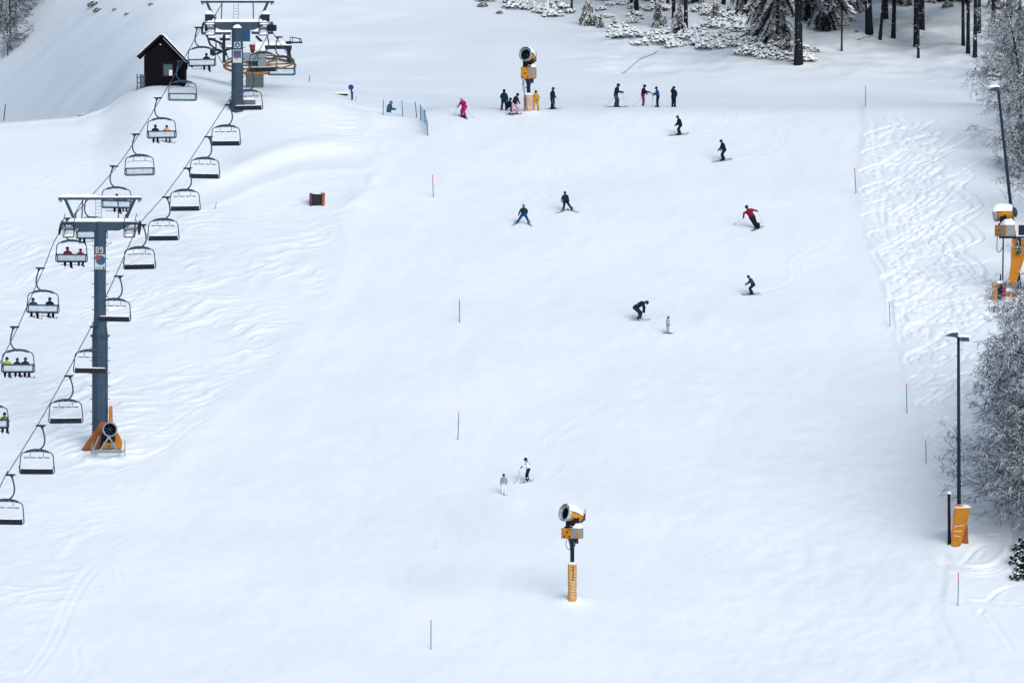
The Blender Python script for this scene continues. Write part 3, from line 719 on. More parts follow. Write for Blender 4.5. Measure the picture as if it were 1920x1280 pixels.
# ------------------------------------------------------------------ snow guns
def snow_gun(loc, rz, label, post_h, pad_h, pad_w, pad_m, tilt=R(12), yaw=R(-42), snow=1.0, rime=False, post_w=.15, base=True, cables=False, mountz=None, cab=None):
    t = empty('snow_gun', loc); tag(t, label, 'snow gun', 'snow guns along the piste')
    z0 = post_h if mountz is None else mountz          # underside of the cabinet
    if base:
        p = MB(); p.lathe([(post_w, -.6), (post_w, z0 - .3), (post_w * 1.3, z0 - .3), (post_w * 2.2, z0), (0, z0)], 12)
        p.build('post', M['steel_dark'], t, True)
        for k in range(3):
            pass
        br = MB()
        for k in range(5):
            a = k * 1.3; br.tube([(.3 * math.cos(a), .3 * math.sin(a), z0 + .02), (.14 * math.cos(a), .14 * math.sin(a), z0 - .55)], .04, 6)
        br.tube(bez([(-.35, -.1, z0), (-.42, -.12, z0 - .45), (-.2, -.1, z0 - .75), (-.12, -.1, z0 - .5)], 4), .025, 6)
        br.bbox(.25, .42, -.1, .1, z0 - .35, z0, .02)
        br.build('bracket', M['steel'], t)
    if pad_h:
        q = MB(); n = 8; rings = 14; rnd = random.Random(3); prof = []
        for i in range(rings + 1):
            z = -.4 + (pad_h + .4) * i / rings; prof.append((pad_w / 2 * (1 + .05 * rnd.uniform(-1, 1)) * 1.15, z))
        prof.append((0, pad_h)); q.lathe(prof, 10, Matrix.Rotation(R(10), 4, 'Z') @ Matrix.Diagonal((1, .8, 1, 1)))
        po = q.build('padding', pad_m, t)
        st = MB()
        for i in range(9 if pad_m is M['tan'] else 2):
            z = .25 + i * pad_h * .085; st.tube([(pad_w * (-.25 + .06 * rnd.random()), -pad_w * .48, z), (pad_w * .3, -pad_w * .45, z - .13 + .05 * rnd.random())], .014, 5)
        st.build('lashing', M['white'], po)
        st = MB(); rnd = random.Random(5)
        for i in range(7 if pad_m is M['tan'] else 0):
            z = pad_h * .92 - i * .14; st.box(-.02 + .03 * rnd.random(), .1, -pad_w * .49, -pad_w * .47, z - .04, z + .04)
        if st.v: st.build('dark_lettering', M['black'], po)
        n_ = MB(); n_.slab(-pad_w * .5, pad_w * .5, -pad_w * .42, pad_w * .42, pad_h, .14, 4, None, 0); n_.build('snow_cap', M['snow'], t, True)
    cw = cab or (1.32, .72, .70)
    c = MB(); c.bbox(-cw[0] / 2, cw[0] / 2, -cw[1] / 2, cw[1] / 2, z0, z0 + cw[2], .05, Matrix.Rotation(yaw * .55, 4, 'Z'))
    co = c.build('cabinet', M['gunorange'], t)
    d = MB(); d.bbox(cw[0] * .1, cw[0] * .42, -cw[1] / 2 - .02, -cw[1] / 2 + .02, z0 + .06, z0 + cw[2] - .06, .01, Matrix.Rotation(yaw * .55, 4, 'Z'))
    d.bbox(cw[0] / 2 - .02, cw[0] / 2 + .03, -cw[1] * .4, cw[1] * .4, z0 + .06, z0 + cw[2] - .06, .01, Matrix.Rotation(yaw * .55, 4, 'Z'))
    d.build('door', M['gungrey'], co)
    for k in range(3):
        v = MB(); v.bbox(-.45 + k * .2, -.37 + k * .2, -cw[1] / 2 - .03, -cw[1] / 2, z0 + .08 + .3 * (k == 1), z0 + .2 + .3 * (k == 1), .005, Matrix.Rotation(yaw * .55, 4, 'Z')); v.build('latch', M['black'], co)
    zc = z0 + cw[2] + .85
    mt = Matrix.Translation((0, 0, zc)) @ Matrix.Rotation(yaw, 4, 'Z') @ Matrix.Rotation(R(90) - tilt, 4, 'X')   # local +Z runs out of the nozzle towards the camera side
    yk = MB(); my = Matrix.Rotation(yaw, 4, 'Z')
    yk.bbox(-.36, .36, -.42, .42, z0 + cw[2], z0 + cw[2] + .12, .03, my)
    for q in (-1, 1): yk.bbox(q * .36 - .05, q * .36 + .05, -.24, .26, z0 + cw[2] + .1, zc + .12, .03, my)
    yk.bbox(-.3, .3, -.3, .42, z0 + cw[2] + .1, z0 + cw[2] + .42, .05, my)
    yk.build('yoke', M['black'], t)
    b = MB()
    b.lathe([(.44, .52), (.46, .5), (.45, 0), (.40, -.45), (.30, -.72), (.30, -.74), (0, -.74)], 28, mt)
    bo = b.build('barrel', [M['gunorange']], t, True)
    bl = MB(); bl.lathe([(.425, .5), (.405, -.05), (0, -.05)], 28, mt); bl.build('barrel_lining', M['black'], bo, True)
    r = MB(); r.lathe([(.43, .50), (.52, .50), (.54, .56), (.54, .72), (.50, .78), (.43, .78), (.43, .50)], 32, mt)
    rg = r.build('nozzle_ring', M['steel_lt'] if not rime else M['rime'], bo, True)
    nz = MB()
    for k in range(18):
        a = 2 * math.pi * k / 18; p_ = Vector((.485 * math.cos(a), .485 * math.sin(a), .78))
        nz.tube([mt @ p_, mt @ (p_ + Vector((0, 0, .06)))], .028, 5)
    nz.build('nozzle', M['steel_dark'], rg)
    fn = MB(); fn.lathe([(0, .42), (.05, .40), (.12, .30), (.13, 0)], 14, mt)
    for k in range(7):
        a = 2 * math.pi * k / 7
        e = mt @ Matrix.Rotation(a, 4, 'Z') @ Matrix.Translation((.26, 0, .2)) @ Matrix.Rotation(R(35), 4, 'X')
        fn.box(-.15, .15, -.06, .06, -.008, .008, e)
    fn.build('fan', M['steel'], bo)
    bk = MB(); bk.lathe([(.30, -.74), (.36, -.76), (.36, -.86), (.2, -.95), (0, -.97)], 20, mt); bk.build('rear_grille', M['steel'], bo, True)
    ax = MB(); ax.tube([mt @ Vector((.3, -.2, -.95)), mt @ Vector((.3, .55, -.8))], .03, 6); ax.tube([mt @ Vector((-.2, .3, .2)), mt @ Vector((-.2, .72, .25))], .02, 5)
    ax.build('lever', M['steel_dark'], t)
    if snow:
        s_ = MB(); n = 12; L0, L1 = -.72, .76; vs = []
        for i in range(10):
            z = L0 + (L1 - L0) * i / 9; rr = .33 + .22 * min(1, (z + .72) / .9)
            for j in range(n + 1):
                a = R(20 + 140 * j / n); hh = rr + .02 + .15 * snow * math.sin(R(180 * j / n)) * (1 if 0 < i < 9 else .35)
                hh *= 1 + .03 * math.sin(i * 3.1 + j * 2.3)
                vs.append(mt @ Vector((hh * math.cos(a), hh * math.sin(a), z)))
        fs = [(i * (n + 1) + j, i * (n + 1) + j + 1, (i + 1) * (n + 1) + j + 1, (i + 1) * (n + 1) + j) for i in range(9) for j in range(n)]
        s_.add(vs, fs); o = s_.build('snow_cap', M['snow'], t, True)
        n_ = MB(); n_.slab(.0, cw[0] / 2, -cw[1] / 2, cw[1] / 2, z0 + cw[2], .26 * snow, 21, Matrix.Rotation(yaw * .55, 4, 'Z')); n_.build('snow_cap', M['snow'], t, True)
    if cables:
        q = MB(); q.tube(bez([(-.35, -.2, z0), (-.36, -.35, z0 * .75), (-.28, -.4, z0 * .45), (-.2, -.45, z0 * .25), (-.35, -.5, .0)], 5), .022, 5)
        q.tube(bez([(-.5, -.2, z0), (-.45, -.38, z0 * .7), (-.3, -.42, z0 * .5), (-.25, -.47, z0 * .2), (-.1, -.5, .0)], 5), .022, 5)
        q.build('hose', M['black'], t)
    return t
# the gun in the middle of the piste
g1 = hit(1073, 1124); s1 = F / g1.y
snow_gun(g1, 0, 'orange snow gun on a tan padded post, snow blowing from it low on the piste', (1124 - 1009) / s1, (1124 - 1057) / s1, .52, M['tan'], yaw=R(-48), snow=1.25, rime=True, post_w=.14)
g2 = hit(991, 207); s2 = F / g2.y
snow_gun(g2, 0, 'orange snow gun on a post above the people resting at the crest', (207 - 148) / s2, (207 - 178) / s2, .68, M['pinktan'], yaw=R(-22), snow=1.1, cables=True, post_w=.15, cab=(1.15, .7, .95))
# the gun parked on its skid at the near tower
g3 = hit(205, 849)
tg = snow_gun(g3 + Vector((0, 0, 0)), 0, 'snow gun on a low grey skid frame at the foot of the near tower', 0, 0, 0, M['tan'], tilt=R(4), yaw=R(6), snow=0, base=False, mountz=.35, cab=(.9, .7, .42))
for c in kids(tg):
    pass
fr = MB()
fr.bbox(-1.25, 1.05, -1.15, -.95, .02, .2, .03); fr.bbox(-.95, .95, -1.25, -1.1, .14, .24, .02)
for q in (-1, 1): fr.tube([(q * .62, -1.15, .18), (q * .06, -.75, 1.05)], .06, 8)
fr.bbox(-.12, .12, -.85, -.65, .98, 1.15, .03); fr.tube([(1.15, -1.2, -.25), (1.15, -1.2, .95)], .04, 6); fr.tube([(-1.15, -1.2, -.1), (-1.15, -1.2, .7)], .04, 6)
fr.tube([(-1.1, -1.0, .2), (-.7, -.3, 1.2)], .05, 6); fr.tube([(.95, -1.05, .15), (1.2, -1.2, .2)], .04, 6)
for q in (-1, 1): fr.tube([(q * .85, -1.1, .12), (q * .8, .4, .12)], .08, 8)
fr.build('skid_frame', M['steel_lt'], tg)

# ------------------------------------------------------------------ hut
hp = hit(303, 163); hs = F / (hp.y + 1.2)
hut = empty('wooden_hut', (hp.x, hp.y + 1.0, hp.z)); tag(hut, 'small dark brown wooden hut with a steep snowy gable roof on the knoll', 'hut')
Lx = lambda u: (u - 960) / F * (hp.y + 1) - hp.x
Lz = lambda v: (640 - v) / F * (hp.y + 1) - hp.z
q = MB(); q.prism([(Lx(270), -1.0), (Lx(347), -1.0), (Lx(347), Lz(116)), (Lx(303), Lz(70)), (Lx(270), Lz(106))], 0, 3.4)
wl = q.build('wall', M['wood'], hut)
q = MB()
for k in range(22):
    x = Lx(271) + k * (Lx(346) - Lx(271)) / 21
    top = np.interp(x, [Lx(270), Lx(303), Lx(347)], [Lz(108), Lz(73), Lz(118)])
    q.box(x - .012, x + .012, -.018, -.002, -.8, float(top) - .1)
q.build('board_joint', M['black'], wl)
def roofpiece(name, m, ua, va, ub, vb, th, y0, y1, off=0):
    a = Vector((Lx(ua), Lz(va))); b = Vector((Lx(ub), Lz(vb))); d = (b - a).normalized(); n = Vector((-d.y, d.x))
    if n.y < 0: n = -n
    p = [a + n * off, b + n * off, b + n * (off + th), a + n * (off + th)]
    q = MB(); q.prism([(v.x, v.y) for v in p], y0, y1); return q.build(name, m, hut)
roofpiece('roof', M['woodtrim'], 303.4, 68, 259, 109, .17, -.5, 3.9); roofpiece('roof', M['woodtrim'], 302.6, 68, 357, 125, .17, -.5, 3.9)
for (a, b, c, d, sd) in ((303.5, 64, 259, 105, 1), (302.5, 64, 357, 121, 2)):
    p0 = Vector((Lx(a), 0, Lz(b))); p1 = Vector((Lx(c), 0, Lz(d))); L = (p1 - p0).length; ang = math.atan2(-(p1.z - p0.z), p1.x - p0.x)
    m_ = Matrix.Translation(p0) @ Matrix.Rotation(ang, 4, 'Y')
    if c < a: m_ = Matrix.Translation(p1) @ Matrix.Rotation(math.atan2(-(p0.z - p1.z), p0.x - p1.x), 4, 'Y')
    q = MB(); q.slab(0, L, -.5, 3.9, .0, .16, sd, m_, 0); q.build('snow_cap', M['snow'], hut, True)
q = MB(); q.m = 0
x0, x1, z0, z1 = Lx(304), Lx(326), Lz(145), Lz(118)
q.box(x0 - .02, x1 + .02, -.07, -.02, z0, z0 + .13); q.box(x0 - .02, x1 + .02, -.07, -.02, z1 - .13, z1); q.box(x0 - .02, x0 + .12, -.068, -.02, z0 + .13, z1 - .13); q.box(x1 - .12, x1 + .02, -.068, -.02, z0 + .13, z1 - .13)
wf = q.build('window', M['woodtrim'], hut)
q = MB(); q.box(x0 + .1, x1 - .1, -.04, -.022, z0 + .1, z1 - .1); q.build('pane', M['glass'], wf)
q = MB(); q.box(Lx(317), x1 - .1, -.06, -.045, z0 + .11, Lz(131.5)); q.build('paper_notice', M['white'], wf)
q = MB(); q.bbox(Lx(340), Lx(347), -.9, -.1, -.6, Lz(128), .02); q.bbox(Lx(338), Lx(352), -.5, -.1, Lz(131), Lz(118), .02); q.build('side_post', M['wood'], hut)
q = MB(); bm_ = Matrix.Translation((Lx(301), -.3, Lz(84))); q.lathe([(0, .0), (.05, .0), (.05, .08), (0, .08)], 10, bm_ @ Matrix.Rotation(R(90), 4, 'X')); q.build('lamp', M['white'], hut)
fe = empty('board_fence', (hp.x, hp.y + .8, hp.z)); tag(fe, 'short grey board fence against the left side of the hut', 'fence')
zb = Lz(165)
for x, u0, u1 in ((0, 256.5, 258.5), (1, 262.5, 264)):
    q = MB(); q.box(Lx(u0), Lx(u1), -.05, .05, -1.2, Lz(139)); q.build('post', M['greywood'], fe)
q = MB()
for k in range(5): x = Lx(264) + k * .075; q.box(x, x + .06, .0, .03, -1.1, Lz(140) + .03 * math.sin(k * 2))
for z in (.3, .75): q.box(Lx(257), Lx(271), .032, .06, z, z + .07)
q.build('boards', M['greywood'], fe)

# ------------------------------------------------------------------ top station
sb = Vector((WC.x, WC.y, H(WC.x, WC.y)))
stn = empty('lift_station', sb); tag(stn, 'top lift station with a tilted ochre bullwheel beside the far tower', 'lift station')
O = sb
def rel(p): return p - O
wh = MB()
pr = []
tub = [rel(wheelpt(2 * math.pi * i / 48)) for i in range(49)]
wh.tube(tub, .10, 8, False); wh.tube([rel(wheelpt(2 * math.pi * i / 48, WR - .12, .32)) for i in range(49)], .07, 6, False)
bw = wh.build('bullwheel', M['wheelor'], stn, True)
for k in range(8):
    a = 2 * math.pi * k / 8 + .2; q = MB(); q.tube([rel(wheelpt(a, .4, .1)), rel(wheelpt(a, WR - .05, .1))], .075, 6); q.build('spoke', M['wheelor'], bw)
q = MB(); q.tube([rel(wheelpt(0, 0, -.3)), rel(wheelpt(0, 0, .9))], .42, 14); q.build('hub', M['steel'], bw)
q = MB(); q.bbox(-1.15, .3, -.6, .9, -1.2, 1.35, .06); q.bbox(-.9, .1, -.5, .8, 1.35, 2.5, .05); q.build('support_column', M['concrete'], stn)
ST = lambda u, v, dy=0: rel(at(u, v, WC.y + dy))
q = MB(); a, b = ST(493, 88), ST(547, 89); q.bbox(a.x, b.x, -.2, .2, a.z - .2, a.z + .12, .03); q.build('beam', M['steel_dark'], stn)
q = MB(); q.slab(a.x, b.x, -.22, .22, a.z + .12, .3, 31); q.build('snow_cap', M['snow'], stn, True)
q = MB(); c = ST(541, 80); d = ST(541, 117); q.bbox(c.x - .22, c.x + .22, -.25, .25, c.z - .7, c.z + .1, .05); q.tube([(c.x, 0, c.z - .5), (d.x + .1, 0, d.z)], [.14, .22], 10); q.bbox(c.x - .5, c.x + .15, -.2, .2, c.z - .35, c.z - .1, .03); q.build('mast', M['steel_dark'], stn)
q = MB(); e0, e1 = ST(543, 80), ST(567, 80); q.bbox(e0.x, e1.x, -.4, .4, e0.z - .06, e0.z + .06, .02)
zr = ST(0, 70).z; zr2 = ST(0, 73.5).z
q.tube([(e0.x + .05, -.4, e0.z), (e0.x + .05, -.4, zr), (e1.x - .1, -.4, zr2), (e1.x - .05, -.4, e0.z)], .035, 6); q.tube([(e0.x + .25, -.4, e0.z), (e0.x + .25, -.4, zr)], .03, 6); q.tube([(e0.x + .05, .4, e0.z), (e0.x + .05, .4, zr), (e1.x - .1, .4, zr2), (e1.x - .05, .4, e0.z)], .03, 6); q.tube([(e1.x - .2, -.4, e0.z), (e1.x - .2, -.4, zr2)], .045, 6)
q.build('service_platform', M['steel_dark'], stn)
q = MB(); f0, f1 = ST(452, 78), ST(469, 54); q.bbox(f0.x, f1.x, -1.0, .6, f0.z, f1.z, .05); q.build('blue_housing', M['blue'], stn)
q = MB(); f0, f1 = ST(455, 116), ST(484, 100); q.bbox(f0.x, f1.x, -1.3, -.7, f0.z, f1.z, .05); q.bbox(ST(484, 0).x, ST(500, 0).x, -1.2, -.2, ST(0, 126).z, ST(0, 102).z, .1); q.build('drive_cover', M['gungrey'], stn)
for pts_, r_ in (([(480, 68), (490, 78), (492, 94)], .12), ([(392, 72), (416, 82), (425, 104)], .10), ([(398, 104), (430, 92)], .1), ([(420, 66), (420, 118)], .13), ([(405, 80), (405, 96)], .06), ([(411, 82), (430, 112)], .05), ([(386, 62), (394, 84), (404, 92)], .09), ([(436, 96), (452, 112), (470, 116)], .09), ([(470, 84), (474, 100)], .14), ([(398, 92), (416, 96)], .12)):
    q = MB(); q.tube([ST(*p_) for p_ in pts_], r_, 8); q.build('truss_arm', M['steel_dark'], stn)
q = MB(); q.bbox(ST(394, 0).x, ST(402, 0).x, -.3, .3, ST(0, 104).z, ST(0, 92).z, .06); q.build('motor_box', M['black'], stn)
q = MB(); q.bbox(ST(469, 0).x, ST(478, 0).x, -.4, .4, ST(0, 96).z, ST(0, 84).z, .06); q.build('red_cover', M['maroon'], stn)
q = MB()
for (u0, u1, v, dy) in ((378, 433, 62, 1.2), (390, 404, 73, .8), (412, 432, 73, .8), (472, 512, 61, 1.2), (424, 438, 90, .4)):
    a, b = ST(u0, v, dy), ST(u1, v, dy); q.bbox(a.x, b.x, dy - .5, dy + .5, a.z - .14, a.z + .05, .02)
pl = q.build('platform', M['steel'], stn)
q = MB()
for i, (u0, u1, v, dy) in enumerate(((378, 433, 62, 1.2), (390, 404, 73, .8), (412, 432, 73, .8), (472, 512, 61, 1.2), (424, 438, 90, .4))):
    a, b = ST(u0, v, dy), ST(u1, v, dy); q.slab(a.x, b.x, dy - .5, dy + .5, a.z + .05, .28, 40 + i)
q.build('snow_cap', M['snow'], stn, True)
q = MB(); q.bbox(ST(478, 0).x, ST(497, 0).x, -.5, .5, ST(0, 97).z, ST(0, 79).z, .12); q.build('white_cover', M['white'], stn)
# sign at its foot and grey block at the tower foot
q = MB(); q.bbox(-.95, 1.15, -.35, .45, -.35, .72, .06)
blk = hit(452, 204); blo = q.build('concrete_block', M['concrete'], None, False, blk); tag(blo, 'grey block with snow on top at the foot of the far tower', 'block')
q = MB(); q.slab(-.9, 1.1, -.33, .42, .72, .14, 51, None, 0); q.build('snow_cap', M['snow'], blo, True)

# ================================================================== people
POSE = {}
# joints: (forward, side(+ = person's left), up) in metres for a 1.78 m figure
def pose(name, **k):
    d = dict(P=(0, 0, .93), N=(.02, 0, 1.46), Hd=(.05, 0, 1.63), KL=(.03, .11, .50), KR=(.03, -.11, .50), AL=(0, .12, .09), AR=(0, -.12, .09),
             EL=(0, .28, 1.15), ER=(0, -.28, 1.15), HL=(.12, .27, .92), HR=(.12, -.27, .92), foot=(1, 0, 0))
    d.update(k); POSE[name] = d
pose('stand')
pose('relaxed', P=(-.02, 0, .92), KL=(.02, .16, .5), KR=(.05, -.15, .5), AL=(-.03, .2, .09), AR=(.02, -.2, .09), HL=(.16, .22, .98), HR=(.1, -.3, .88))
pose('flex', P=(-.16, 0, .80), N=(.14, 0, 1.26), Hd=(.24, 0, 1.41), KL=(.16, .13, .46), KR=(.12, -.13, .46), AL=(-.03, .15, .09), AR=(-.03, -.15, .09),
     EL=(.14, .30, 1.0), ER=(.12, -.30, 1.0), HL=(.40, .26, .86), HR=(.38, -.26, .84))
pose('glide', P=(-.10, 0, .84), N=(.08, 0, 1.34), Hd=(.16, 0, 1.50), KL=(.18, .12, .48), KR=(.02, -.12, .47), AL=(.10, .14, .09), AR=(-.14, -.14, .09),
     EL=(.06, .28, 1.06), ER=(.06, -.28, 1.06), HL=(.30, .24, .84), HR=(.28, -.25, .84))
pose('poles', P=(-.06, 0, .90), N=(.06, 0, 1.42), Hd=(.12, 0, 1.58), KL=(.10, .12, .49), KR=(.0, -.12, .48), AL=(.05, .14, .09), AR=(-.08, -.14, .09),
     EL=(.08, .27, 1.14), ER=(.04, -.27, 1.14), HL=(.40, .22, 1.10), HR=(.36, -.22, 1.06))
pose('reach', P=(-.03, 0, .91), N=(.05, 0, 1.43), Hd=(.10, 0, 1.60), EL=(.22, .24, 1.18), ER=(.04, -.27, 1.14), HL=(.50, .2, 1.14), HR=(.30, -.24, 1.02))
pose('bend', P=(-.34, 0, .80), N=(.20, 0, 1.12), Hd=(.38, 0, 1.12), KL=(.02, .13, .46), KR=(-.04, -.13, .46), AL=(-.08, .15, .09), AR=(-.12, -.15, .09),
     EL=(.22, .2, .84), ER=(.22, -.2, .84), HL=(.22, .16, .58), HR=(.2, -.16, .60))
pose('sitdown', P=(-.30, 0, .34), N=(-.08, 0, .82), Hd=(.0, 0, .98), KL=(.16, .14, .55), KR=(.16, -.14, .55), AL=(.18, .16, .09), AR=(.18, -.16, .09),
     EL=(.1, .26, .6), ER=(.1, -.26, .6), HL=(.26, .2, .5), HR=(.26, -.2, .5))
pose('board', P=(-.06, 0, .86), N=(.16, 0, 1.36), Hd=(.26, 0, 1.52), KL=(.16, .22, .48), KR=(-.0, -.24, .47), AL=(.05, .30, .09), AR=(-.05, -.30, .09),
     EL=(.16, .26, 1.08), ER=(.18, -.26, 1.08), HL=(.30, .2, .92), HR=(.34, -.2, .92))
pose('wedge', P=(-.05, 0, .80), N=(.06, .02, 1.30), Hd=(.10, .02, 1.47), KL=(.10, .34, .46), KR=(.10, -.26, .46), AL=(0, .62, .09), AR=(0, -.46, .09),
     EL=(.06, .30, 1.04), ER=(.06, -.28, 1.04), HL=(.2, .42, .82), HR=(.22, -.22, .90))
pose('wedge2', P=(-.05, .02, .84), N=(.04, -.02, 1.34), Hd=(.08, -.04, 1.50), KL=(.08, .32, .48), KR=(.06, -.10, .46), AL=(0, .60, .11), AR=(0, -.20, .09),
     EL=(.02, .22, 1.08), ER=(.02, -.28, 1.08), HL=(.14, .26, .92), HR=(.1, -.30, .86))
pose('carve', P=(0, .10, .78), N=(.08, -.14, 1.24), Hd=(.14, -.22, 1.40), KL=(.10, .34, .46), KR=(.08, .18, .44), AL=(0, .56, .10), AR=(.02, .38, .09),
     EL=(.06, .20, 1.22), ER=(.06, -.42, 1.02), HL=(.14, .44, 1.16), HR=(.14, -.44, .78))
pose('headhold', P=(0, 0, .92), N=(.02, 0, 1.45), EL=(.12, .30, 1.36), ER=(.05, -.27, 1.15), HL=(.12, .12, 1.66), HR=(.16, -.2, 1.0))
pose('sit', P=(0, 0, .10), N=(-.02, 0, .62), Hd=(.03, 0, .78), KL=(.46, .14, .10), KR=(.46, -.14, .08), AL=(.50, .16, -.34), AR=(.48, -.16, -.36),
     EL=(.10, .27, .34), ER=(.10, -.27, .34), HL=(.36, .22, .26), HR=(.36, -.22, .26))
pose('sitspread', P=(0, 0, .10), N=(-.03, .02, .62), Hd=(.02, .03, .78), KL=(.44, .20, .10), KR=(.46, -.12, .06), AL=(.40, .22, -.30), AR=(.52, -.2, -.40),
     EL=(.06, .30, .36), ER=(.10, -.29, .34), HL=(.30, .30, .20), HR=(.36, -.22, .22))

def capsule(mb, a, b, ra, rb, side=None, sx=1.0, n=10):
    """rounded tapered limb, optionally wider along the shoulder axis"""
    a = Vector(a); b = Vector(b); d = (b - a); L = d.length; d = d.normalized() if L > 1e-6 else Vector((0, 0, 1))
    ref = Vector(side) if side is not None else (Vector((0, 0, 1)) if abs(d.z) < .9 else Vector((1, 0, 0)))
    u = (ref - d * ref.dot(d)).normalized(); w_ = d.cross(u); P = []; rr = []
    for q in (90, 60, 30, 0): P.append(a - d * ra * math.sin(R(q))); rr.append(max(.001, ra * math.cos(R(q))))
    for q in (0, 30, 60, 90): P.append(b + d * rb * math.sin(R(q))); rr.append(max(.001, rb * math.cos(R(q))))
    vs = [P[i] + (u * math.cos(2 * math.pi * j / n) * sx + w_ * math.sin(2 * math.pi * j / n)) * rr[i] for i in range(8) for j in range(n)]
    fs = [(i * n + j, i * n + (j + 1) % n, (i + 1) * n + (j + 1) % n, (i + 1) * n + j) for i in range(7) for j in range(n)]
    fs += [tuple(range(n))[::-1], tuple(7 * n + j for j in range(n))]
    mb.add(vs, fs)

cacheB = {}
def body_mesh(pn, slim=1.0):
    key = (pn, slim)
    if key in cacheB: return cacheB[key]
    p = {k: Vector(v) for k, v in POSE[pn].items()}
    tor = (p['N'] - p['P']).normalized()
    tilt = (p['KL'] + p['KR']) / 2 - p['P']
    sx = Vector((0, 1, 0)); sx = (sx - tor * sx.dot(tor)).normalized()
    mb = MB(); C = []                        # C: (a, b, r, material)
    def cap(a, b, ra, rb, m, side=None, s=1.0):
        capsule(mb, a, b, ra * slim, rb * slim, side, s); C.append((Vector(a), Vector(b), (ra + rb) / 2 * slim * (1 + (s - 1) * .5), m))
    hl, hr = p['P'] + sx * .10, p['P'] - sx * .10
    sl_, sr_ = p['N'] - tor * .09 + sx * .18, p['N'] - tor * .09 - sx * .18
    mid = p['P'].lerp(p['N'], .42) ; ch = p['P'].lerp(p['N'], .76)
    cap(p['P'] - tor * .02, p['P'] + tor * .06, .125, .13, 1, sx, 1.3)
    cap(p['P'] + tor * .05, mid, .135, .130, 0, sx, 1.28); cap(mid, ch, .130, .140, 0, sx, 1.38)
    cap(ch, p['N'] - tor * .06, .135, .09, 0, sx, 1.5)
    cap(p['N'] - tor * .07, p['N'] + (p['Hd'] - p['N']) * .35, .085, .065, 0)
    cap(p['N'], p['Hd'], .055, .06, 2)
    hd = p['Hd']; hx = (hd - p['N']).normalized()
    cap(hd - hx * .035, hd + hx * .035, .082, .098, 2)
    face = Vector((1, 0, 0)); cap(hd + face * .085 - hx * .035, hd + face * .095 - hx * .02, .018, .014, 2); cap(hd + face * .05 - hx * .09, hd + face * .06 - hx * .085, .045, .04, 2)
    for h, k, a, s_, e, g in ((hl, p['KL'], p['AL'], sl_, p['EL'], p['HL']), (hr, p['KR'], p['AR'], sr_, p['ER'], p['HR'])):
        cap(h, k, .112, .082, 1); cap(k, a, .080, .076, 1)
        cap(s_, e, .075, .064, 0); cap(e, g, .062, .048, 0)
        gd = (g - e).normalized(); cap(g, g + gd * .06, .042, .036, 3)
    me = mb.mesh('b', [M['skin']] * 4); o = bpy.data.objects.new('b', me); col.objects.link(o)
    m = o.modifiers.new('r', 'REMESH'); m.mode = 'VOXEL'; m.voxel_size = .026; m.use_smooth_shade = True
    m2 = o.modifiers.new('s', 'SMOOTH'); m2.factor = .5; m2.iterations = 4
    dg = bpy.context.evaluated_depsgraph_get(); dg.update(); res = bpy.data.meshes.new_from_object(o.evaluated_get(dg))
    bpy.data.objects.remove(o); bpy.data.meshes.remove(me)
    n = len(res.polygons); ce = np.empty(n * 3); res.polygons.foreach_get('center', ce); ce = ce.reshape(-1, 3)
    best = np.full(n, 1e9); mi = np.zeros(n, np.int32)
    for a, b, r, m in C:
        a_ = np.array(a); d = np.array(b) - a_; L = max(d @ d, 1e-9); t_ = np.clip((ce - a_) @ d / L, 0, 1)
        dist = np.linalg.norm(ce - (a_ + t_[:, None] * d), axis=1) - r; k = dist < best; best[k] = dist[k]; mi[k] = m
    res.polygons.foreach_set('material_index', mi); res.polygons.foreach_set('use_smooth', np.ones(n, bool))
    cacheB[key] = res; return res

def glove_mesh():
    mb = MB(); capsule(mb, (0, 0, 0), (.06, 0, 0), .038, .040, (0, 1, 0), 1.15)
    for i, (y, L) in enumerate(((-.033, .055), (-.011, .066), (.012, .062), (.034, .048))):
        capsule(mb, (.075, y, 0), (.075 + L * .6, y * 1.1, -.012), .0125, .012); capsule(mb, (.075 + L * .6, y * 1.1, -.012), (.075 + L * .62, y * 1.1, -.05), .012, .0105)
    capsule(mb, (.02, .035, -.005), (.055, .06, -.03), .015, .013); capsule(mb, (.055, .06, -.03), (.075, .045, -.05), .013, .011)
    capsule(mb, (-.05, 0, 0), (-.01, 0, 0), .050, .044)
    return mb
GL = {}; BO = {}; HE = {}
def part_mesh(cache, key, fn, m):
    k = (key, m.name)
    if k not in cache: cache[k] = fn().mesh(key, m, True)
    return cache[k]
def boot_mb():
    mb = MB(); capsule(mb, (0, 0, .20), (0.01, 0, .02), .088, .078); capsule(mb, (-.06, 0, -.02), (.16, 0, -.035), .062, .052, (0, 1, 0), 1.0); mb.bbox(-.12, .20, -.05, .05, -.095, -.055, .01); return mb
def helmet_mb():
    mb = MB(); n = 16; mb.lathe([(.0, .125), (.05, .118), (.09, .09), (.117, .045), (.124, 0), (.122, -.045), (.112, -.07), (.10, -.06)], n, Matrix.Diagonal((1.06, .95, 1, 1))); return mb
def goggles_mb():
    mb = MB(); mb.tube([(.118 * math.cos(R(a)) + .008, .112 * math.sin(R(a)), -.002) for a in range(-60, 61, 15)], [.02] + [.032] * 7 + [.02], 8); return mb
def hood_mb():
    mb = MB(); mb.lathe([(.0, .135), (.06, .125), (.105, .08), (.122, .02), (.12, -.05), (.105, -.12), (.12, -.17)], 14); return mb

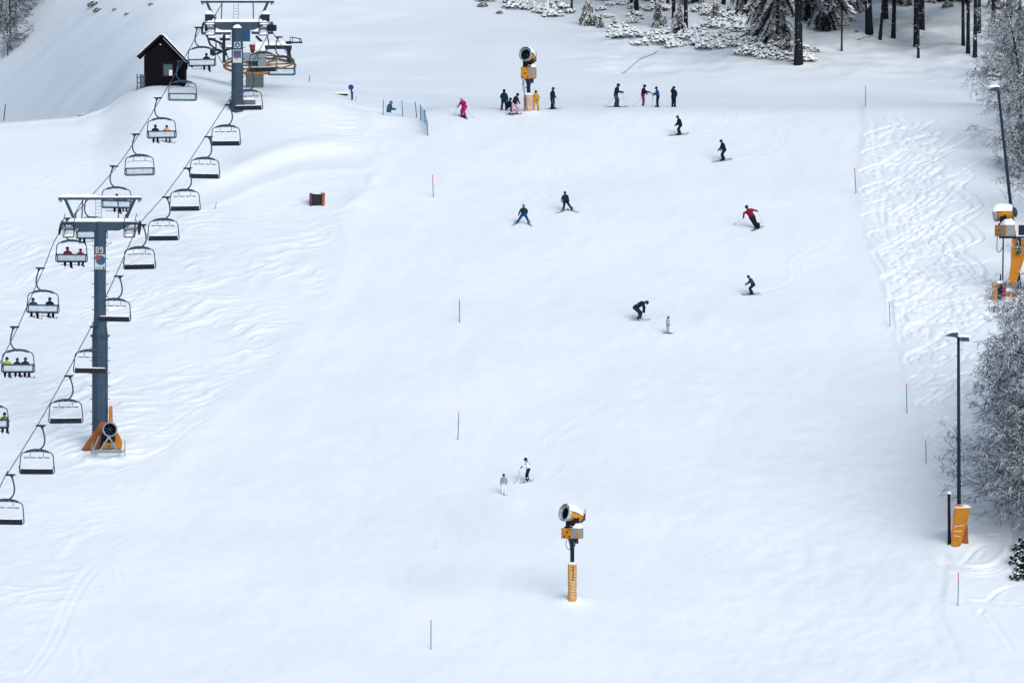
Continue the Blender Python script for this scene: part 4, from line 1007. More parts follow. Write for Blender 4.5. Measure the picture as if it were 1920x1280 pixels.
def person(label, feet, hpx, face, pn, jacket, pants, helmet='c_black', glove='c_black', boots='c_black', hat='helmet', goggles=True, slim=1.24, group='skiers and boarders on the piste', roll=0, scale=None, origin_up=0):
    """face: direction the person faces, degrees; 0 = towards the camera, 90 = picture right, 180 = away"""
    p = {k: Vector(v) for k, v in POSE[pn].items()}
    top = p['Hd'].z + .13
    s = scale or (hpx / F * feet.y) / top
    base = body_mesh(pn, slim).copy(); base.name = 'person'
    while len(base.materials) < 4: base.materials.append(M['skin'])
    for i_, m in enumerate((M[jacket], M[pants], M['skin'], M[glove])): base.materials[i_] = m
    o = newobj('person', base, None, feet)
    o.rotation_euler = (0, 0, R(-90 + face)); o.scale = (s, s, s)
    if roll: o.rotation_euler.rotate_axis('X', R(roll))
    tag(o, label, 'person', group)
    hx = (p['Hd'] - p['N']).normalized(); pitch = math.atan2(hx.x, hx.z) * .6
    h = newobj('helmet' if hat == 'helmet' else 'hood', part_mesh(HE, 'helmet' if hat == 'helmet' else 'hood', helmet_mb if hat == 'helmet' else hood_mb, M[helmet]), o, p['Hd'] + hx * .03)
    h.rotation_euler = (0, pitch, 0)
    if goggles:
        g = newobj('goggles', part_mesh(HE, 'goggles', goggles_mb, M['seat']), o, p['Hd'] + hx * .02); g.rotation_euler = (0, pitch, 0)
    for e, hnd in ((p['EL'], p['HL']), (p['ER'], p['HR'])):
        g = newobj('glove', part_mesh(GL, 'glove', glove_mesh, M[glove]), o, hnd)
        g.rotation_mode = 'QUATERNION'; g.rotation_quaternion = (hnd - e).to_track_quat('X', 'Z')
    for k, a in ((p['KL'], p['AL']), (p['KR'], p['AR'])):
        b = newobj('ski_boot', part_mesh(BO, 'ski_boot', boot_mb, M[boots]), o, a)
        b.rotation_euler = (0, math.atan2((k - a).x, (k - a).z) * .5, 0)
    o['_s'] = s
    return o
bpy.context.view_layer.update()
def wpt(o, loc):
    m = Matrix.LocRotScale(o.location, o.rotation_euler, o.scale); return m @ Vector(loc)

def ski_mesh(L, wd=.085):
    mb = MB(); n = 14; vs = []
    for i in range(n + 1):
        t_ = i / n; x = (t_ - .46) * L; z = .0
        if t_ > .86: z = ((t_ - .86) / .14) ** 2 * .13
        if t_ < .03: z = .02
        ww = wd / 2 * (1 - .22 * math.sin(math.pi * t_)) * (1 if t_ < .95 else .55)
        for yy, zz in ((-ww, 0), (ww, 0), (ww, .022), (-ww, .022)): vs.append((x, yy, z + zz))
    fs = [(i * 4 + j, i * 4 + (j + 1) % 4, (i + 1) * 4 + (j + 1) % 4, (i + 1) * 4 + j) for i in range(n) for j in range(4)] + [(3, 2, 1, 0), (n * 4, n * 4 + 1, n * 4 + 2, n * 4 + 3)]
    mb.add(vs, fs); return mb
def binding_mb():
    mb = MB(); mb.bbox(-.17, -.08, -.035, .035, .02, .075, .01); mb.bbox(.14, .22, -.032, .032, .02, .065, .01); return mb
SK = {}
def skis(o, label, pn, L=1.6, m='c_black', ang=(0, 0), group='skis on the snow', hang=False, droop=0):
    """a pair of skis under the boots; ang: yaw of left and right ski off the facing direction (degrees)"""
    p = POSE[pn]; root = empty('skis', o.location); tag(root, label, 'skis', group)
    fz = o.rotation_euler.z
    k = (round(L, 2), m)
    if k not in SK: SK[k] = (ski_mesh(L).mesh('ski', M[m]), binding_mb().mesh('binding', M['c_black']))
    for a, an in ((p['AL'], ang[0]), (p['AR'], ang[1])):
        w_ = wpt(o, (a[0] + .03, a[1], a[2] - .09)); yaw = fz + R(an); d = Vector((math.cos(yaw), math.sin(yaw), 0))
        if hang: dz = d * 1.0; dz.z = -math.tan(R(droop)); pos = w_ + Vector((0, 0, -.03))
        else:
            za = H(*(w_ - d * L * .35).xy); zb_ = H(*(w_ + d * L * .35).xy); dz = d.copy(); dz.z = (zb_ - za) / (L * .7)
            pos = Vector((w_.x, w_.y, max((za + zb_) / 2, H(w_.x, w_.y)) + .015))
        s = newobj('ski', SK[k][0], root, pos - o.location); s.rotation_mode = 'QUATERNION'
        dz.normalize(); yv = Vector((0, 0, 1)).cross(dz).normalized(); zv = dz.cross(yv)
        s.rotation_quaternion = Matrix((dz, yv, zv)).transposed().to_quaternion()
        newobj('binding', SK[k][1], s)
    return root
def pole(o, side, pn, tip, label, m='steel_lt', r=.011):
    """tip: (forward, side) offset from the body origin where the basket touches the snow"""
    hnd = Vector(POSE[pn]['HL' if side > 0 else 'HR']); e = Vector(POSE[pn]['EL' if side > 0 else 'ER'])
    a = wpt(o, hnd + (hnd - e).normalized() * .06); b = wpt(o, (tip[0], tip[1], tip[2] if len(tip) > 2 else 0))
    if len(tip) < 3: b.z = H(b.x, b.y) - .02
    root = empty('ski_pole', a); tag(root, label, 'ski pole', 'ski poles held by people on the piste')
    d = (b - a); dn = d.normalized()
    q = MB(); q.tube([-dn * .02, d], [r, r * .8], 6); q.build('shaft', M[m], root)
    q = MB(); q.tube([-dn * .10, dn * .05], .018, 6); q.build('grip', M['c_black'], root)
    q = MB(); q.tube([d - dn * .08, d - dn * .065], .05, 8); q.build('basket', M['c_black'], root)

def G(u, v): return hit(u, v)
# people along the crest
gY = lambda u, v, Y: onG(u, v, Y)
f = Vector(((730 - 960) / F * 696.3, 696.3, 0)); f.z = H(f.x, f.y)
hh = (640 - 190.5) / F * f.y - f.z
a = person('person in a dark jacket behind the snow bank beside the leftmost net pole', f - Vector((0, 0, .12)), (hh + .15) * F / f.y, 80, 'poles', 'c_black', 'c_black', group='people at the crest of the piste', slim=1.5)
skis(a, 'dark skis of the person behind the snow bank', 'poles'); pole(a, 1, 'poles', (.45, .3), 'ski pole in front of the person behind the snow bank by the net')
a = person('skier in a bright magenta suit with a pale helmet near the net', G(869, 220), 37, -35, 'flex', 'c_magenta', 'c_magenta', 'c_ltgrey', 'c_slate', group='people at the crest of the piste')
b_ = MB(); b_.bbox(.04, .10, -.16, .1, 1.02, 1.06, .01)
skis(a, 'dark skis under the skier in magenta', 'flex', 1.55, 'c_slate', (50, 58))
pole(a, 1, 'flex', (-.35, .75), 'ski pole on the right of the skier in magenta'); pole(a, -1, 'flex', (-.1, -1.0), 'ski pole on the left of the skier in magenta')
a = person('person with back turned in a teal jacket standing left of the upper snow gun', G(945, 207), 39, 170, 'relaxed', 'c_dkgreen', 'c_navy', 'c_black', group='people at the crest of the piste', hat='hood')
a = person('person in black crouching behind the snowboarder in pink trousers', gY(957, 208, hit(957, 209).y + .6), 24, 60, 'sitdown', 'c_black', 'c_black', 'c_navy', group='people at the crest of the piste')
a = person('snowboarder in a black jacket and pale pink trousers near the upper snow gun', G(965, 215), 40, 55, 'board', 'c_black', 'c_pink', 'c_plum', group='people at the crest of the piste')
bd = MB(); vs = []
sbm = ski_mesh(1.32, .27); sbo = empty('snowboard', a.location); tag(sbo, 'dark snowboard under the snowboarder in pink trousers', 'snowboard')
s_ = sbm.build('deck', M['c_slate'], sbo, loc=(0, 0, .04)); zl = H(a.location.x - .55, a.location.y); zr_ = H(a.location.x + .55, a.location.y); s_.rotation_euler = (0, -math.atan2(zr_ - zl, 1.1) + R(2), R(-4)); s_.location.x = -.08
q = MB(); q.bbox(-.42, -.26, -.09, .09, .03, .10, .02); q.bbox(.12, .28, -.09, .09, .03, .10, .02); q.build('binding', M['c_black'], s_)
a = person('person in a bright yellow suit with dark shoulders right of the upper snow gun', G(1005, 207), 37, -8, 'relaxed', 'c_yellow', 'c_yellow', 'c_navy', group='people at the crest of the piste')
q = MB(); capsule(q, (-.01, 0, 1.32), (.0, 0, 1.43), .145, .10, (0, 1, 0), 1.5); q.build('shoulder_yoke', M['c_black'], a, True)
a = person('snowboarder in dark clothes standing alone right of the upper snow gun', G(1036, 205), 41, 60, 'relaxed', 'c_black', 'c_black', 'c_slate', group='people at the crest of the piste')
sb2 = empty('snowboard', a.location); tag(sb2, 'dark snowboard under the lone boarder right of the upper snow gun', 'snowboard')
s_ = ski_mesh(1.3, .26).build('deck', M['c_slate'], sb2, loc=(.05, 0, .04)); s_.rotation_euler = (0, R(-3), R(5)); q = MB(); q.bbox(-.3, -.14, -.09, .09, .03, .1, .02); q.bbox(.12, .28, -.09, .09, .03, .1, .02); q.build('binding', M['c_black'], s_)
pole(a, -1, 'relaxed', (.42, -.35), 'ski pole beside the lone boarder right of the upper snow gun')
a = person('tall skier in dark jacket and slate trousers, leftmost of the four on the crest', G(1156, 201), 44, 82, 'poles', 'c_black', 'c_slate', 'c_black', group='people at the crest of the piste')
skis(a, 'long dark skis of the tall skier leftmost of the four', 'poles', 1.75, 'c_black', (-3, 2)); pole(a, 1, 'poles', (.55, .4), 'ski pole in front of the tall dark skier leftmost of the four'); pole(a, -1, 'poles', (-.95, -.3), 'ski pole behind the tall dark skier leftmost of the four')
a = person('skier in a black jacket and dark red trousers, second of the four at the crest', G(1206, 200), 41, 85, 'reach', 'c_black', 'c_red', 'c_black', boots='c_ltgrey', group='people at the crest of the piste')
skis(a, 'pale skis of the skier in dark red trousers', 'reach', 1.5, 'c_ltgrey', (-8, 6)); pole(a, 1, 'reach', (1.0, .2), 'ski pole held out by the skier in dark red trousers'); pole(a, -1, 'reach', (-.85, -.3), 'ski pole behind the skier in dark red trousers')
a = person('shorter skier in a blue jacket facing the one in dark red trousers', G(1233, 201), 38, -80, 'reach', 'c_blue', 'c_black', 'c_black', group='people at the crest of the piste', slim=1.18)
skis(a, 'dark skis of the shorter skier in the blue jacket', 'reach', 1.2, 'c_slate', (60, 66)); pole(a, -1, 'reach', (.5, -.1), 'ski pole held by the shorter skier in the blue jacket')
a = person('person in black with one hand at the head, rightmost of the four at the crest', G(1263, 201), 39, 150, 'headhold', 'c_black', 'c_black', 'c_black', group='people at the crest of the piste', slim=1.25)
# on the piste
a = person('skier in black gliding left just below the crest, upper of the two', G(1274, 253), 36, -70, 'glide', 'c_black', 'c_black', 'c_slate'); skis(a, 'dark skis of the upper black skier below the crest', 'glide', 1.7, 'c_black', (-4, 3))
a = person('skier in black gliding left just below the crest, lower of the two', G(1356, 301), 39, -68, 'glide', 'c_black', 'c_black', 'c_slate'); skis(a, 'dark skis of the lower black skier below the crest', 'glide', 1.7, 'c_black', (-6, 2))
a = person('skier in a dark red jacket leaning into a turn with both poles out', G(1407, 428), 43, -12, 'carve', 'c_crimson', 'c_black', 'c_slate'); skis(a, 'dark skis of the skier in the dark red jacket', 'carve', 1.6, 'c_slate', (-22, -18))
pole(a, 1, 'carve', (.2, .85, .35), 'ski pole planted on the right of the skier in the dark red jacket'); pole(a, -1, 'carve', (-.3, -1.15, .25), 'ski pole trailing left of the skier in the dark red jacket')
a = person('skier in a blue jacket facing left on the right side of the piste', G(1409, 552), 36, -78, 'flex', 'c_blue', 'c_black', 'c_slate'); skis(a, 'dark skis of the skier in the blue jacket on the right side', 'flex', 1.5, 'c_slate', (0, 4))
pole(a, -1, 'flex', (-.4, -.3), 'thin ski pole trailing behind the skier in the blue jacket on the right side')
a = person('skier in black bending forward over their knees beside a small child in grey', G(1201, 600), 37, 80, 'bend', 'c_black', 'c_navy', 'c_slate', boots='c_grey'); skis(a, 'grey skis of the skier bending forward', 'bend', 1.65, 'c_grey', (-2, 4))
q = MB(); capsule(q, (-.14, -.17, .98), (-.05, -.18, 1.02), .03, .02); q.bbox(.10, .125, -.235, -.2, .85, 1.08, .01); q.build('white_trim', M['c_white'], a, True)
a = person('small child in a grey snowsuit beside the bending skier', G(1252, 625), 32, 70, 'stand', 'c_grey', 'c_grey', 'c_slate', slim=1.3, boots='c_slate'); skis(a, 'short dark skis of the child in grey', 'stand', .85, 'c_grey', (-5, 5))
a = person('child with bright blue helmet and blue trousers, legs wide apart', G(982, 421), 38, 172, 'wedge', 'c_dkgreen', 'c_blue', 'c_skyblue', boots='c_grey', slim=1.22); skis(a, 'grey skis in a wedge under the child in the bright blue helmet', 'wedge', 1.2, 'c_grey', (160, 205))
a = person('skier in a dark jacket with a grey hem, one leg stretched out sideways', G(1060, 396), 37, 5, 'wedge2', 'c_navy', 'c_black', 'c_plum', boots='c_grey'); skis(a, 'dark skis of the skier with the grey hem', 'wedge2', 1.4, 'c_slate', (35, -50))
q = MB(); capsule(q, (-.04, .015, .94), (-.03, .01, .99), .148, .146, (0, 1, 0), 1.32); q.build('jacket_hem', M['c_ltgrey'], a, True)
a = person('skier in a white vest and dark trousers above the middle snow gun', G(989, 903), 45, -80, 'poles', 'c_white', 'c_black', 'c_black', boots='c_ltgrey'); skis(a, 'pale grey skis of the skier in the white vest', 'poles', 1.1, 'c_grey', (20, 25))
q = MB(); capsule(q, (-.02, 0, 1.27), (.05, 0, 1.42), .14, .10, (0, 1, 0), 1.5); q.bbox(-.05, -.0, -.215, -.19, .95, 1.3, .01); q.build('dark_collar', M['c_plum'], a, True)
pole(a, 1, 'poles', (1.0, .2), 'thin ski pole planted far in front of the skier in the white vest'); pole(a, -1, 'poles', (.75, -.3), 'thin ski pole planted close in front of the skier in the white vest')
a = person('child in a grey jacket and dark helmet, legs lost in the blown snow', G(945, 926), 38, -20, 'stand', 'c_grey', 'c_white', 'c_black', glove='c_grey', boots='c_white', slim=1.3, goggles=False); skis(a, 'pale skis of the child in the blown snow', 'stand', 1.0, 'c_white', (40, 45))
# riders of the lift
def rider(ch, x, label, jacket, pants, helmet, pn='sit', s=1.0, sk='c_black', rot=0, drp=4):
    loc = ch.location + Vector((x, .16, -2.97)); o = person(label, loc, 0, 180 + rot, pn, jacket, pants, helmet, scale=s, group='riders on the chairlift')
    skis(o, 'skis dangling from the ' + label.split(',')[0], pn, 1.45, sk, (4 + rot, -5 + rot), 'skis hanging from the lift riders', True, drp); return o
cu = chairs_up
rider(cu[0], .45, 'rider in black alone on the chair beside the far tower', 'c_black', 'c_black', 'c_black', 'sitspread', 1.0)
rider(cu[2], -.45, 'rider in black on the chair below the hut', 'c_black', 'c_black', 'c_black'); rider(cu[2], .42, 'rider in orange on the chair below the hut', 'c_orange', 'c_grey', 'c_black', s=.95, rot=-12)
rider(cu[4], .0, 'rider in black behind the top beam of the near tower', 'c_black', 'c_black', 'c_black', 'sitspread'); rider(cu[4], .55, 'smaller rider in slate behind the top beam of the near tower', 'c_slate', 'c_black', 'c_slate', s=.80)
rider(cu[5], -.7, 'rider in black half hidden left behind the near tower head', 'c_black', 'c_black', 'c_black'); rider(cu[5], .7, 'rider in navy half hidden right behind the near tower head', 'c_navy', 'c_black', 'c_slate', rot=-14)
rider(cu[6], -.28, 'larger rider in red on the chair left of the near tower', 'c_red', 'c_black', 'c_plum', 'sitspread', 1.05); rider(cu[6], .62, 'smaller rider in plum red left of the near tower', 'c_crimson', 'c_black', 'c_plum', s=.9)
rider(cu[7], -.72, 'rider in teal on the chair below the riders in red', 'c_teal', 'c_black', 'c_black', 'sitspread', rot=-8); rider(cu[7], .42, 'rider in black on the chair below the riders in red', 'c_black', 'c_black', 'c_black', s=1.03, rot=-6)
rider(cu[8], -.76, 'rider in yellow-green, leftmost of the three', 'c_lime', 'c_black', 'c_black'); rider(cu[8], -.05, 'rider in slate, middle one of the three', 'c_navy', 'c_black', 'c_slate', s=.94); rider(cu[8], .5, 'rider in navy with a blue helmet, rightmost of the three', 'c_navy', 'c_black', 'c_blue', s=.98, rot=-10)
rider(cu[9], .85, 'rider in dark green at the left edge of the photo', 'c_green', 'c_black', 'c_black', s=1.0)

# ================================================================== small things on the snow
def marker(u, v, top, label, red=True, m='poledark', r=.028, lean=0, grp='marker poles along the piste', name='marker_pole', cat='marker pole'):
    b = G(u, v); h = (v - top) * b.y / F; o = empty(name, b); tag(o, label, cat, grp)
    q = MB(); q.tube([(0, 0, -.4), (0, 0, h * (.80 if red else 1))], r, 7); q.build('pole', M[m], o)
    if red: q = MB(); q.tube([(0, 0, h * .80), (0, 0, h)], r * 1.1, 7); q.build('red_tip', M['polered'], o)
    o.rotation_euler = (0, R(lean), 0); return o
for a_ in [(812.5, 370, 328, 'thin dark marker pole highest on the left side of the piste', True, -2), (861.5, 604, 562, 'thin dark marker pole in the upper middle of the piste, left of centre', False, 0),
           (858.5, 824, 772, 'red-tipped marker pole above the child in the blown snow', True, 2), (808, 1217, 1161, 'red-tipped marker pole lowest on the piste', True, 0),
           (1623, 200, 160, 'red-tipped marker pole at the top right corner of the piste', True, 0), (1605, 363, 315, 'red-tipped marker pole at the left edge of the cut-up snow', True, -3),
           (1669, 612, 565, 'red-tipped marker pole right of the skier in the blue jacket, at the piste edge', True, -2), (1700.5, 774, 720, 'red-tipped marker pole left of the lamp post, upper one', True, -1),
           (1736.5, 868, 825, 'red-tipped marker pole left of the lamp post, lower one', True, -1), (1796, 1135, 1073, 'red-tipped marker pole below the padded lamp post', True, 1)]:
    marker(*a_[:4], a_[4], lean=a_[5])
marker(824, 1032, 985, 'pale marker pole fading into the blown snow', False, 'white', .015)
marker(580, 154, 141, 'short dark stake right of the top station', False, 'poledark', .03, grp=None, name='stake', cat='stake')
marker(7, 226, 196, 'weathered leaning stake at the far left on the knoll', False, 'greywood', .05, 6, None, 'stake', 'stake')
marker(403, 392, 378, 'tiny dark twig stake below the descending chairs', False, 'greywood', .02, 12, None, 'stake', 'stake')
# net with poles round the bank
np_ = [(718.5, 216, 187, 0), (755, 219, 189, -3), (781.5, 221, 191, -6), (788.5, 226, 196, 0), (797, 232, 206, -2), (802.5, 255, 226, -5)]
P_ = []
nt_ = empty('safety_net', G(755, 219)); tag(nt_, 'pale blue safety net strung between the thin poles on the snow bank', 'net')
for i, (u, v, tp, ln) in enumerate(np_):
    b = G(u, v); h = (v - tp) * b.y / F; P_.append((b, h))
    o = empty('net_pole', b); words = ['leftmost', 'second', 'third', 'fourth', 'fifth', 'lowest and rightmost'][i]
    tag(o, 'thin blue net pole, %s of the row on the snow bank' % words, 'pole', 'net poles on the snow bank')
    q = MB(); q.tube([(0, 0, -.3), (0, 0, h)], .03, 7); q.build('pole', M['poledark'] if i in (1, 2) else M['blue'], o); o.rotation_euler = (0, R(ln), 0)
netm = bpy.data.materials.new('net_mesh'); netm.use_nodes = True; n_ = netm.node_tree; bs = n_.nodes['Principled BSDF']; bs.inputs['Base Color'].default_value = (.10, .33, .55, 1); bs.inputs['Alpha'].default_value = .14
M['net'] = netm
netm2 = netm.copy(); netm2.name = 'net_mesh_folded'; netm2.node_tree.nodes['Principled BSDF'].inputs['Alpha'].default_value = .62
for i in range(5):
    (a, h0), (b, h1_) = P_[i], P_[i + 1]; q = MB(); o_ = nt_.location; ns = 8; vs = []
    for k in range(ns + 1):
        t_ = k / ns; c = a.lerp(b, t_); hh = (h0 * (1 - t_) + h1_ * t_) * (1 - .12 * math.sin(math.pi * t_)); g_ = H(c.x, c.y)
        for zz in (.03, .5, 1): vs.append(Vector((c.x, c.y + .06 * math.sin(k * 2 + zz * 3), c.z * .0 + g_ + zz * hh)) - o_)
    q.add(vs, [(k * 3 + j, k * 3 + 3 + j, k * 3 + 4 + j, k * 3 + 1 + j) for k in range(ns) for j in range(2)])
    q.build('net_panel', netm2 if i >= 3 else netm, nt_)
# round sign, half-buried trough, padded box
b = G(659, 188); sg = empty('round_sign', b); tag(sg, 'navy round sign on a short leaning post in the flat snow above the net', 'sign'); k_ = b.y / F
q = MB(); q.tube([(.08, 0, -.3), (-.02, 0, 22 * k_)], .07, 8); q.bbox(-.02, .14, -.08, .08, 2 * k_, 16 * k_, .02); q.build('post', M['signblue'], sg)
q = MB(); q.lathe([(0, -.02), (.22, -.02), (.22, .02), (0, .02)], 24, Matrix.Translation((-.04, -.08, 24 * k_)) @ Matrix.Rotation(R(90), 4, 'X')); q.build('sign_disc', M['signblue'], sg)
marker(665.5, 190, 178, 'short stake leaning right beside the round navy sign', False, 'netblue', .025, 20, None, 'stake', 'stake')
b = G(645, 179); tr = empty('feed_trough', b); tag(tr, 'shallow dark trough heaped with snow left of the round navy sign', 'trough')
q = MB(); q.prism([(-.35, 0), (.25, 0), (.42, .16), (-.55, .16)], -.25, .25); q.build('basin', M['steel_dark'], tr)
q = MB(); q.slab(-.75, .42, -.28, .28, .15, .16, 61, None, .05); q.build('snow_cap', M['snow'], tr, True)
b = G(594, 383); bx_ = empty('padded_box', b); tag(bx_, 'dark box with red and orange side pads standing in the left snow', 'box'); k_ = b.y / F
bx_.rotation_euler = (0, R(2), R(8))
q = MB(); q.bbox(-10 * k_, 7 * k_, -.35, .35, -.2, 19 * k_, .03); q.build('body', M['seat'], bx_)
q = MB(); q.bbox(-13.5 * k_, -10.6 * k_, -.5, .35, -.2, 20.5 * k_, .03); q.build('side_pad', M['maroon'], bx_)
q = MB(); q.bbox(7.6 * k_, 13.5 * k_, -.5, .4, -.2, 22 * k_, .04); q.bbox(9 * k_, 10 * k_, -.53, -.48, -.1, 21 * k_, .01); q.build('side_pad', M['redor'], bx_)
q = MB(); q.slab(-9.5 * k_, 7 * k_, -.33, .33, 19 * k_, .08, 62, None, 0); q.build('snow_cap', M['snow'], bx_, True)

# ================================================================== lamp posts on the right
def lamp_post(base, top, label, heads):
    t = empty('lamp_post', base); tag(t, label, 'lamp post', 'lamp posts along the right edge'); tp = top - base
    q = MB(); q.tube([tp * -.04, tp * .5, tp], [.15, .125, .10], 10); po = q.build('post', M['steel_dark'], t, True)
    q = MB(); L = tp.length; n = int(L / .42)
    for i in range(3, n):
        p_ = tp * (i / n); s_ = -1 if i % 2 else 1; q.tube([p_, p_ + Vector((s_ * .24, -.04, 0))], .016, 5)
    q.build('climbing_rung', M['steel_lt'], po)
    for (dx, dz, sx) in heads:
        h = MB(); m_ = Matrix.Translation(tp + Vector((dx, -.1, dz)))
        h.prism([(-.45 * sx, -.10), (.38 * sx, -.20), (.42 * sx, .12), (.1 * sx, .14)] if sx > 0 else [(.3, -.2), (-.3, -.16), (-.25, .14), (.28, .14)], -.28, .28, m_)
        ho = h.build('floodlight', M['steel'], t)
        h = MB(); h.prism([(-.42 * sx, -.115), (.30 * sx, -.20), (.28 * sx, -.225), (-.44 * sx, -.14)], -.22, .22, m_); h.build('lens', M['glass'], ho)
        n2 = MB(); n2.slab(-.42, .42, -.28, .28, .12, .17, 70, m_ @ Matrix.Rotation(R(-4 * sx), 4, 'Y')); n2.build('snow_cap', M['snow'], ho, True)
        q = MB(); q.tube([tp + Vector((0, 0, -.05)), tp + Vector((dx * .6, -.05, dz - .1))], .05, 6); q.build('arm', M['steel'], t)
    return t
b = G(1799, 1020); b.y += .5; b.z = H(b.x, b.y)
lamp_post(b, at(1797, 632, b.y), 'tall near lamp post with two snow-topped floodlights and an orange mat at its foot', [(-.45, .20, 1), (.42, -.1, -1)])
K = b.y / F; LXp = lambda u: (u - 960) * K - b.x; LZp = lambda v: (640 - v) * K - b.z
q = MB(); q.prism([(LXp(1790), LZp(944)), (LXp(1818), LZp(950)), (LXp(1814), LZp(975)), (LXp(1802), LZp(1018)), (LXp(1795), LZp(1030)), (LXp(1783), LZp(1022)), (LXp(1785), LZp(980))], -.75, -.45)
me = q.mesh('protective_mat', M['orange']); bm = bmesh.new(); bm.from_mesh(me); bmesh.ops.recalc_face_normals(bm, faces=bm.faces); bmesh.ops.bevel(bm, geom=bm.edges[:], offset=.05, segments=2, affect='EDGES'); bm.to_mesh(me); bm.free()
mo = newobj('protective_mat', me, None, b); tag(mo, 'orange mat strapped to the foot of the near lamp post', 'mat')
q = MB()
for i in range(3): z = LZp(987 + i * 8); q.tube([(LXp(1788), -.775, z), (LXp(1806 - i * 3), -.775, z + .12 - .1 * i)], .018, 5)
q.build('strap', M['white'], mo)
q = MB(); q.slab(LXp(1789), LXp(1819), -.75, .1, LZp(951), .22, 71, None, .02); q.build('snow_cap', M['snow'], mo, True)
q = MB(); q.prism([(LXp(1798), LZp(960)), (LXp(1813), LZp(975)), (LXp(1816), LZp(1028)), (LXp(1793), LZp(1031))], -.35, .35)
mo2 = q.build('protective_mat', M['redor'], None, False, b); tag(mo2, 'dull red mat behind the orange one at the foot of the near lamp post', 'mat')
b2 = G(1780, 1019); h = (1019 - 925) * b2.y / F; o = empty('wooden_post', b2); tag(o, 'dark brown wooden post left of the near lamp post', 'post')
q = MB(); q.tube([(0, 0, -.4), (-.03, 0, h)], [.12, .10], 9); q.build('post', M['woodtrim'], o); q = MB(); q.slab(-.11, .08, -.1, .1, h, .16, 72); q.build('snow_cap', M['snow'], o, True)
Yr = 640.0
base2 = onG(1912, 505, Yr + 1.5)
lamp_post(base2, at(1872, 172, Yr - 1), 'tall far lamp post leaning left among the snowy trees at the right edge', [(-.35, .22, 1)])
# the gun on its arm at the right edge
gb = G(1888, 553); gb = Vector((gb.x, gb.y, gb.z)); k_ = gb.y / F
GX = lambda u: (u - 960) * k_ - gb.x; GZ = lambda v: (640 - v) * k_ - gb.z
ax = (1884 - 1888) * k_
rg = snow_gun(gb + Vector(((1884 - 1888) * k_, 0, 0)), 0, 'snow-covered orange snow gun on an arm beside the far lamp post', 0, 0, 0, M['tan'], tilt=R(-6), yaw=R(-112), snow=1.7, base=False, mountz=GZ(443), cab=(1.65, .8, .85))
q = MB(); q.bbox(GX(1873) - ax, GX(1935) - ax, -.2, .2, GZ(447), GZ(443) - .01, .02); q.bbox(GX(1906) - ax, GX(1914) - ax, -.5, -.25, GZ(476), GZ(447), .03)
q.bbox(GX(1910) - ax, GX(1930) - ax, -.3, .3, GZ(441), GZ(422), .05); q.build('arm', M['steel_dark'], rg)
q = MB(); q.tube([(GX(1881) - ax, -.1, GZ(447)), (GX(1880) - ax, -.1, GZ(525))], .055, 7); q.tube(bez([(GX(1870) - ax, -.15, GZ(442)), (GX(1869) - ax, -.2, GZ(468)), (GX(1874) - ax, -.2, GZ(472)), (GX(1880) - ax, -.15, GZ(463))], 5), .03, 6); q.build('hose', M['black'], rg)
pd = newobj('padding', (lambda q: (q.prism([(GX(1897) - ax, GZ(448)), (GX(1925) - ax, GZ(448)), (GX(1922) - ax, GZ(480)), (GX(1902) - ax, GZ(541)), (GX(1889) - ax, GZ(541)), (GX(1895) - ax, GZ(500))], -.1, .25), q.mesh('padding', M['orange']))[1])(MB()), rg)
q = MB(); q.bbox(GX(1878) - ax, GX(1907) - ax, -.5, .5, GZ(556), GZ(546), .06); q.build('foot_pad', M['orange'], rg); q = MB(); q.slab(GX(1878) - ax, GX(1907) - ax, -.5, .5, GZ(546), .2, 73, None, 0); q.build('snow_cap', M['snow'], rg, True)
hb = empty('hydrant_box', onG(1873, 554, gb.y - 1.0)); tag(hb, 'orange and red padded hydrant box with a dark middle below the right edge snow gun', 'box')
q = MB(); q.bbox(-.50, -.12, -.35, .3, -.1, 1.30, .03); q.build('side_pad', M['orange'], hb); q = MB(); q.bbox(.22, .52, -.3, .3, .2, 1.30, .03); q.build('side_pad', M['maroon'], hb)
q = MB(); q.bbox(-.10, .20, -.38, .2, -.1, 1.2, .03); q.tube([(.1, -.1, 1.2), (.12, -.1, 1.9)], .06, 8); q.build('body', M['black'], hb); q = MB(); q.slab(-.2, .25, -.3, .3, 1.2, .2, 74); q.build('snow_cap', M['snow'], hb, True)

